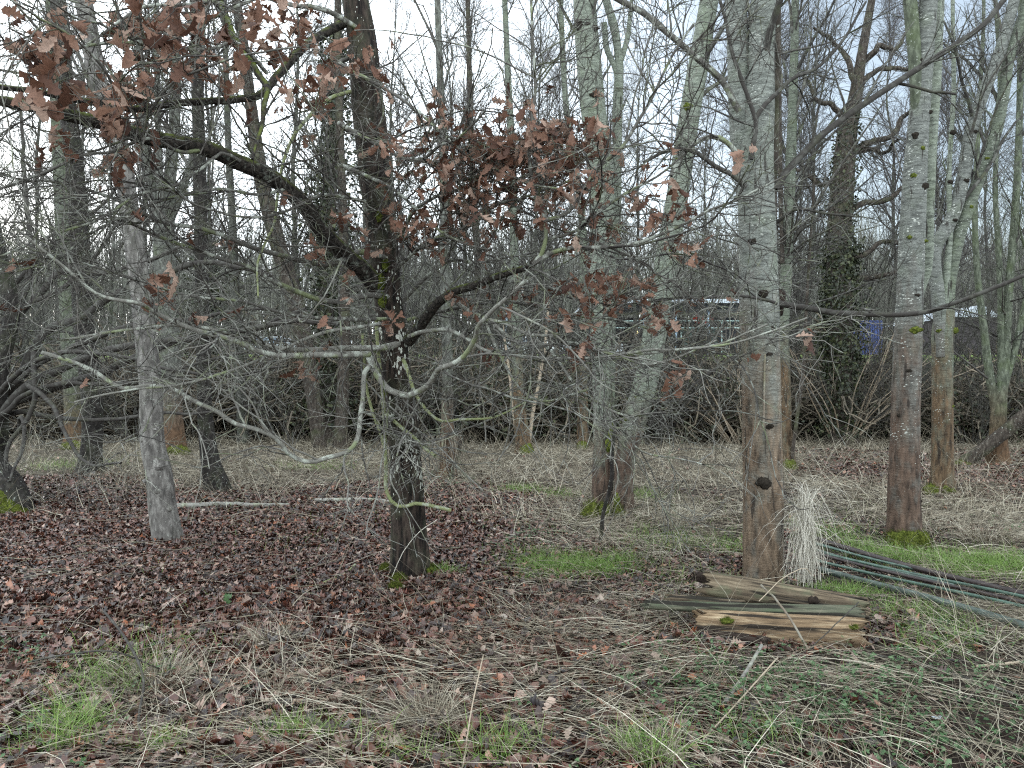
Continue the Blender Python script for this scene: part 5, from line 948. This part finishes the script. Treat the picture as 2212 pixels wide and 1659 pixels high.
stick('bare brown stick leaning across the front of the log pile', [(1560, 1530), (1610, 1470), (1645, 1420)], .011, .010, 'palestick', ends=[0, .03, .06])
stick('thin curved brown stem lying over the logs', [(1560, 1400), (1640, 1400), (1700, 1395)], .008, .006, 'stick')
stick('straight pale straw stalk slanting in the right foreground', [(1500, 1620), (1590, 1545), (1680, 1470)], .004, .004, 'palecane', ends=[.0, .05, .12])
stick('mossy level branch lying in the grass at the right edge', [(2090, 1200), (2140, 1201), (2212, 1208)], .016, .018, 'yel')
stick('dark curled branch on the ground before the twin trunk', [(1165, 1132), (1230, 1136), (1290, 1110), (1340, 1118)], .012, .01, 'dbranch')
stick('bent tan root like stick right of the oak foot', [(940, 1300), (935, 1260), (990, 1220), (1060, 1212), (1100, 1200)], .006, .005, 'palecane')
stick('pale lichen coated twig fragment right of the green poles heap', [(2040, 1235), (2060, 1215), (2075, 1200)], .011, .012, 'palestick')
def arc(label, pts, w, mat, name='loose_twig', cat='twig'):
    P, R = ppath([(x, y, d, 1) for x, y, d in pts], 30, .004); g = Geo(); g.tubes(P, np.full(30, w), 6); o = g.build(name, M[mat], None, tuple(P[0])); tag(o, label, cat)
arc('thin dark curved stem draped over both logs', [(1645, 1265, 5.1), (1680, 1300, 4.8), (1712, 1345, 4.6), (1745, 1405, 4.52)], .007, 'stick')
arc('thin straight twig crossing the orange brown split log', [(1855, 1300, 4.75), (1810, 1345, 4.6), (1760, 1392, 4.5), (1735, 1420, 4.5)], .0035, 'dbranch')
arc('pale arched stem looping over the back log', [(1640, 1298, 4.75), (1690, 1250, 4.9), (1738, 1228, 5.1), (1752, 1240, 5.2)], .003, 'palecane')
arc('single pale grass stalk rising before the oak foot', [(845, 1250, 6.2), (870, 1195, 6.2), (905, 1150, 6.2), (945, 1122, 6.2)], .0025, 'hay')
c = gp(2012, 1562); g = Geo(); leaves(g, np.array([c + [0, 0, .03]]), np.array([[.5, -.6, .15]]), np.array([[0, -.5, 1.]]), [.05], .2, .2, 10, 1.2); o = g.build('feather', M['white'], None, tuple(c)); tag(o, 'tiny white feather lying in the straw at lower right', 'feather')
c = gp(488, 1310); g = Geo(); leaves(g, np.array([c + [0, 0, .1], c + [0.01, 0, .09]]), np.array([[.1, -.2, -.9], [.5, -.2, -.2]]), np.array([[0, -1, .3], [0, -1, .3]]), [.09, .05], .2, .2, 10, 1.3); o = g.build('green_leaf', M['weed'], None, tuple(c)); tag(o, 'single bright green leaf sprouting from the leaf litter left of the oak', 'leaf')

# ------------------------------------------------------------------ light, sky, camera
SUN_EL, SUN_AZ = math.radians(14), math.radians(-38)          # azimuth measured from +Y towards +X
w = bpy.data.worlds.new('World'); scene.world = w; w.use_nodes = True; nt = w.node_tree; bg = nt.nodes['Background']
sky = nt.nodes.new('ShaderNodeTexSky'); sky.sky_type = 'NISHITA'; sky.sun_disc = False; sky.sun_elevation = SUN_EL; sky.sun_rotation = SUN_AZ; sky.air_density = 1.0; sky.dust_density = 1.5
tc = nt.nodes.new('ShaderNodeTexCoord'); nz_ = nt.nodes.new('ShaderNodeTexNoise'); nz_.inputs['Scale'].default_value = 1.6; nz_.inputs['Detail'].default_value = 4; nt.links.new(tc.outputs['Generated'], nz_.inputs['Vector'])
mr = nt.nodes.new('ShaderNodeMapRange'); mr.inputs[1].default_value = .3; mr.inputs[2].default_value = .65; mr.inputs[3].default_value = CL0; mr.inputs[4].default_value = CL1; nt.links.new(nz_.outputs['Fac'], mr.inputs[0])
mx = nt.nodes.new('ShaderNodeMix'); mx.data_type = 'RGBA'; vd = nt.nodes.new('ShaderNodeVectorMath'); vd.operation = 'DOT_PRODUCT'; nt.links.new(tc.outputs['Generated'], vd.inputs[0]); vd.inputs[1].default_value = (.60, .66, .45)
gap = nt.nodes.new('ShaderNodeMapRange'); gap.interpolation_type = 'SMOOTHSTEP'; nt.links.new(vd.outputs['Value'], gap.inputs[0]); gap.inputs[1].default_value = .56; gap.inputs[2].default_value = .96; gap.inputs[3].default_value = 1; gap.inputs[4].default_value = .13
ad = nt.nodes.new('ShaderNodeMath'); ad.operation = 'MULTIPLY'; nt.links.new(gap.outputs[0], ad.inputs[0]); nt.links.new(mr.outputs[0], ad.inputs[1]); nt.links.new(ad.outputs[0], mx.inputs[0]); nt.links.new(sky.outputs[0], mx.inputs[6]); mx.inputs[7].default_value = (*CLOUD, 1); nt.links.new(mx.outputs[2], bg.inputs[0]); bg.inputs[1].default_value = SKYS
sl_ = bpy.data.lights.new('sun', 'SUN'); sl_.energy = SUNE; sl_.angle = math.radians(25); sl_.color = (1, .95, .88); so = bpy.data.objects.new('sun', sl_); COL.objects.link(so)
dv = Vector((math.sin(SUN_AZ) * math.cos(SUN_EL), math.cos(SUN_AZ) * math.cos(SUN_EL), math.sin(SUN_EL))); so.rotation_euler = dv.to_track_quat('Z', 'Y').to_euler()
cd = bpy.data.cameras.new('camera'); cd.sensor_width = 36; cd.lens = 36 * F / 2212; cd.clip_end = 2000; cd.clip_start = .05; co = bpy.data.objects.new('camera', cd); COL.objects.link(co); co.location = (0, 0, EYE); co.rotation_euler = (math.pi / 2, 0, 0); scene.camera = co
vs = scene.view_settings; vs.view_transform = 'Standard'; vs.look = 'None'; vs.exposure = EXPO; vs.gamma = 1
cy = scene.cycles; cy.max_bounces = 5; cy.diffuse_bounces = 3; cy.glossy_bounces = 2; cy.transmission_bounces = 2; cy.transparent_max_bounces = 4; cy.use_denoising = DENOISE; cy.filter_width = 1.2; cy.sample_clamp_indirect = 6
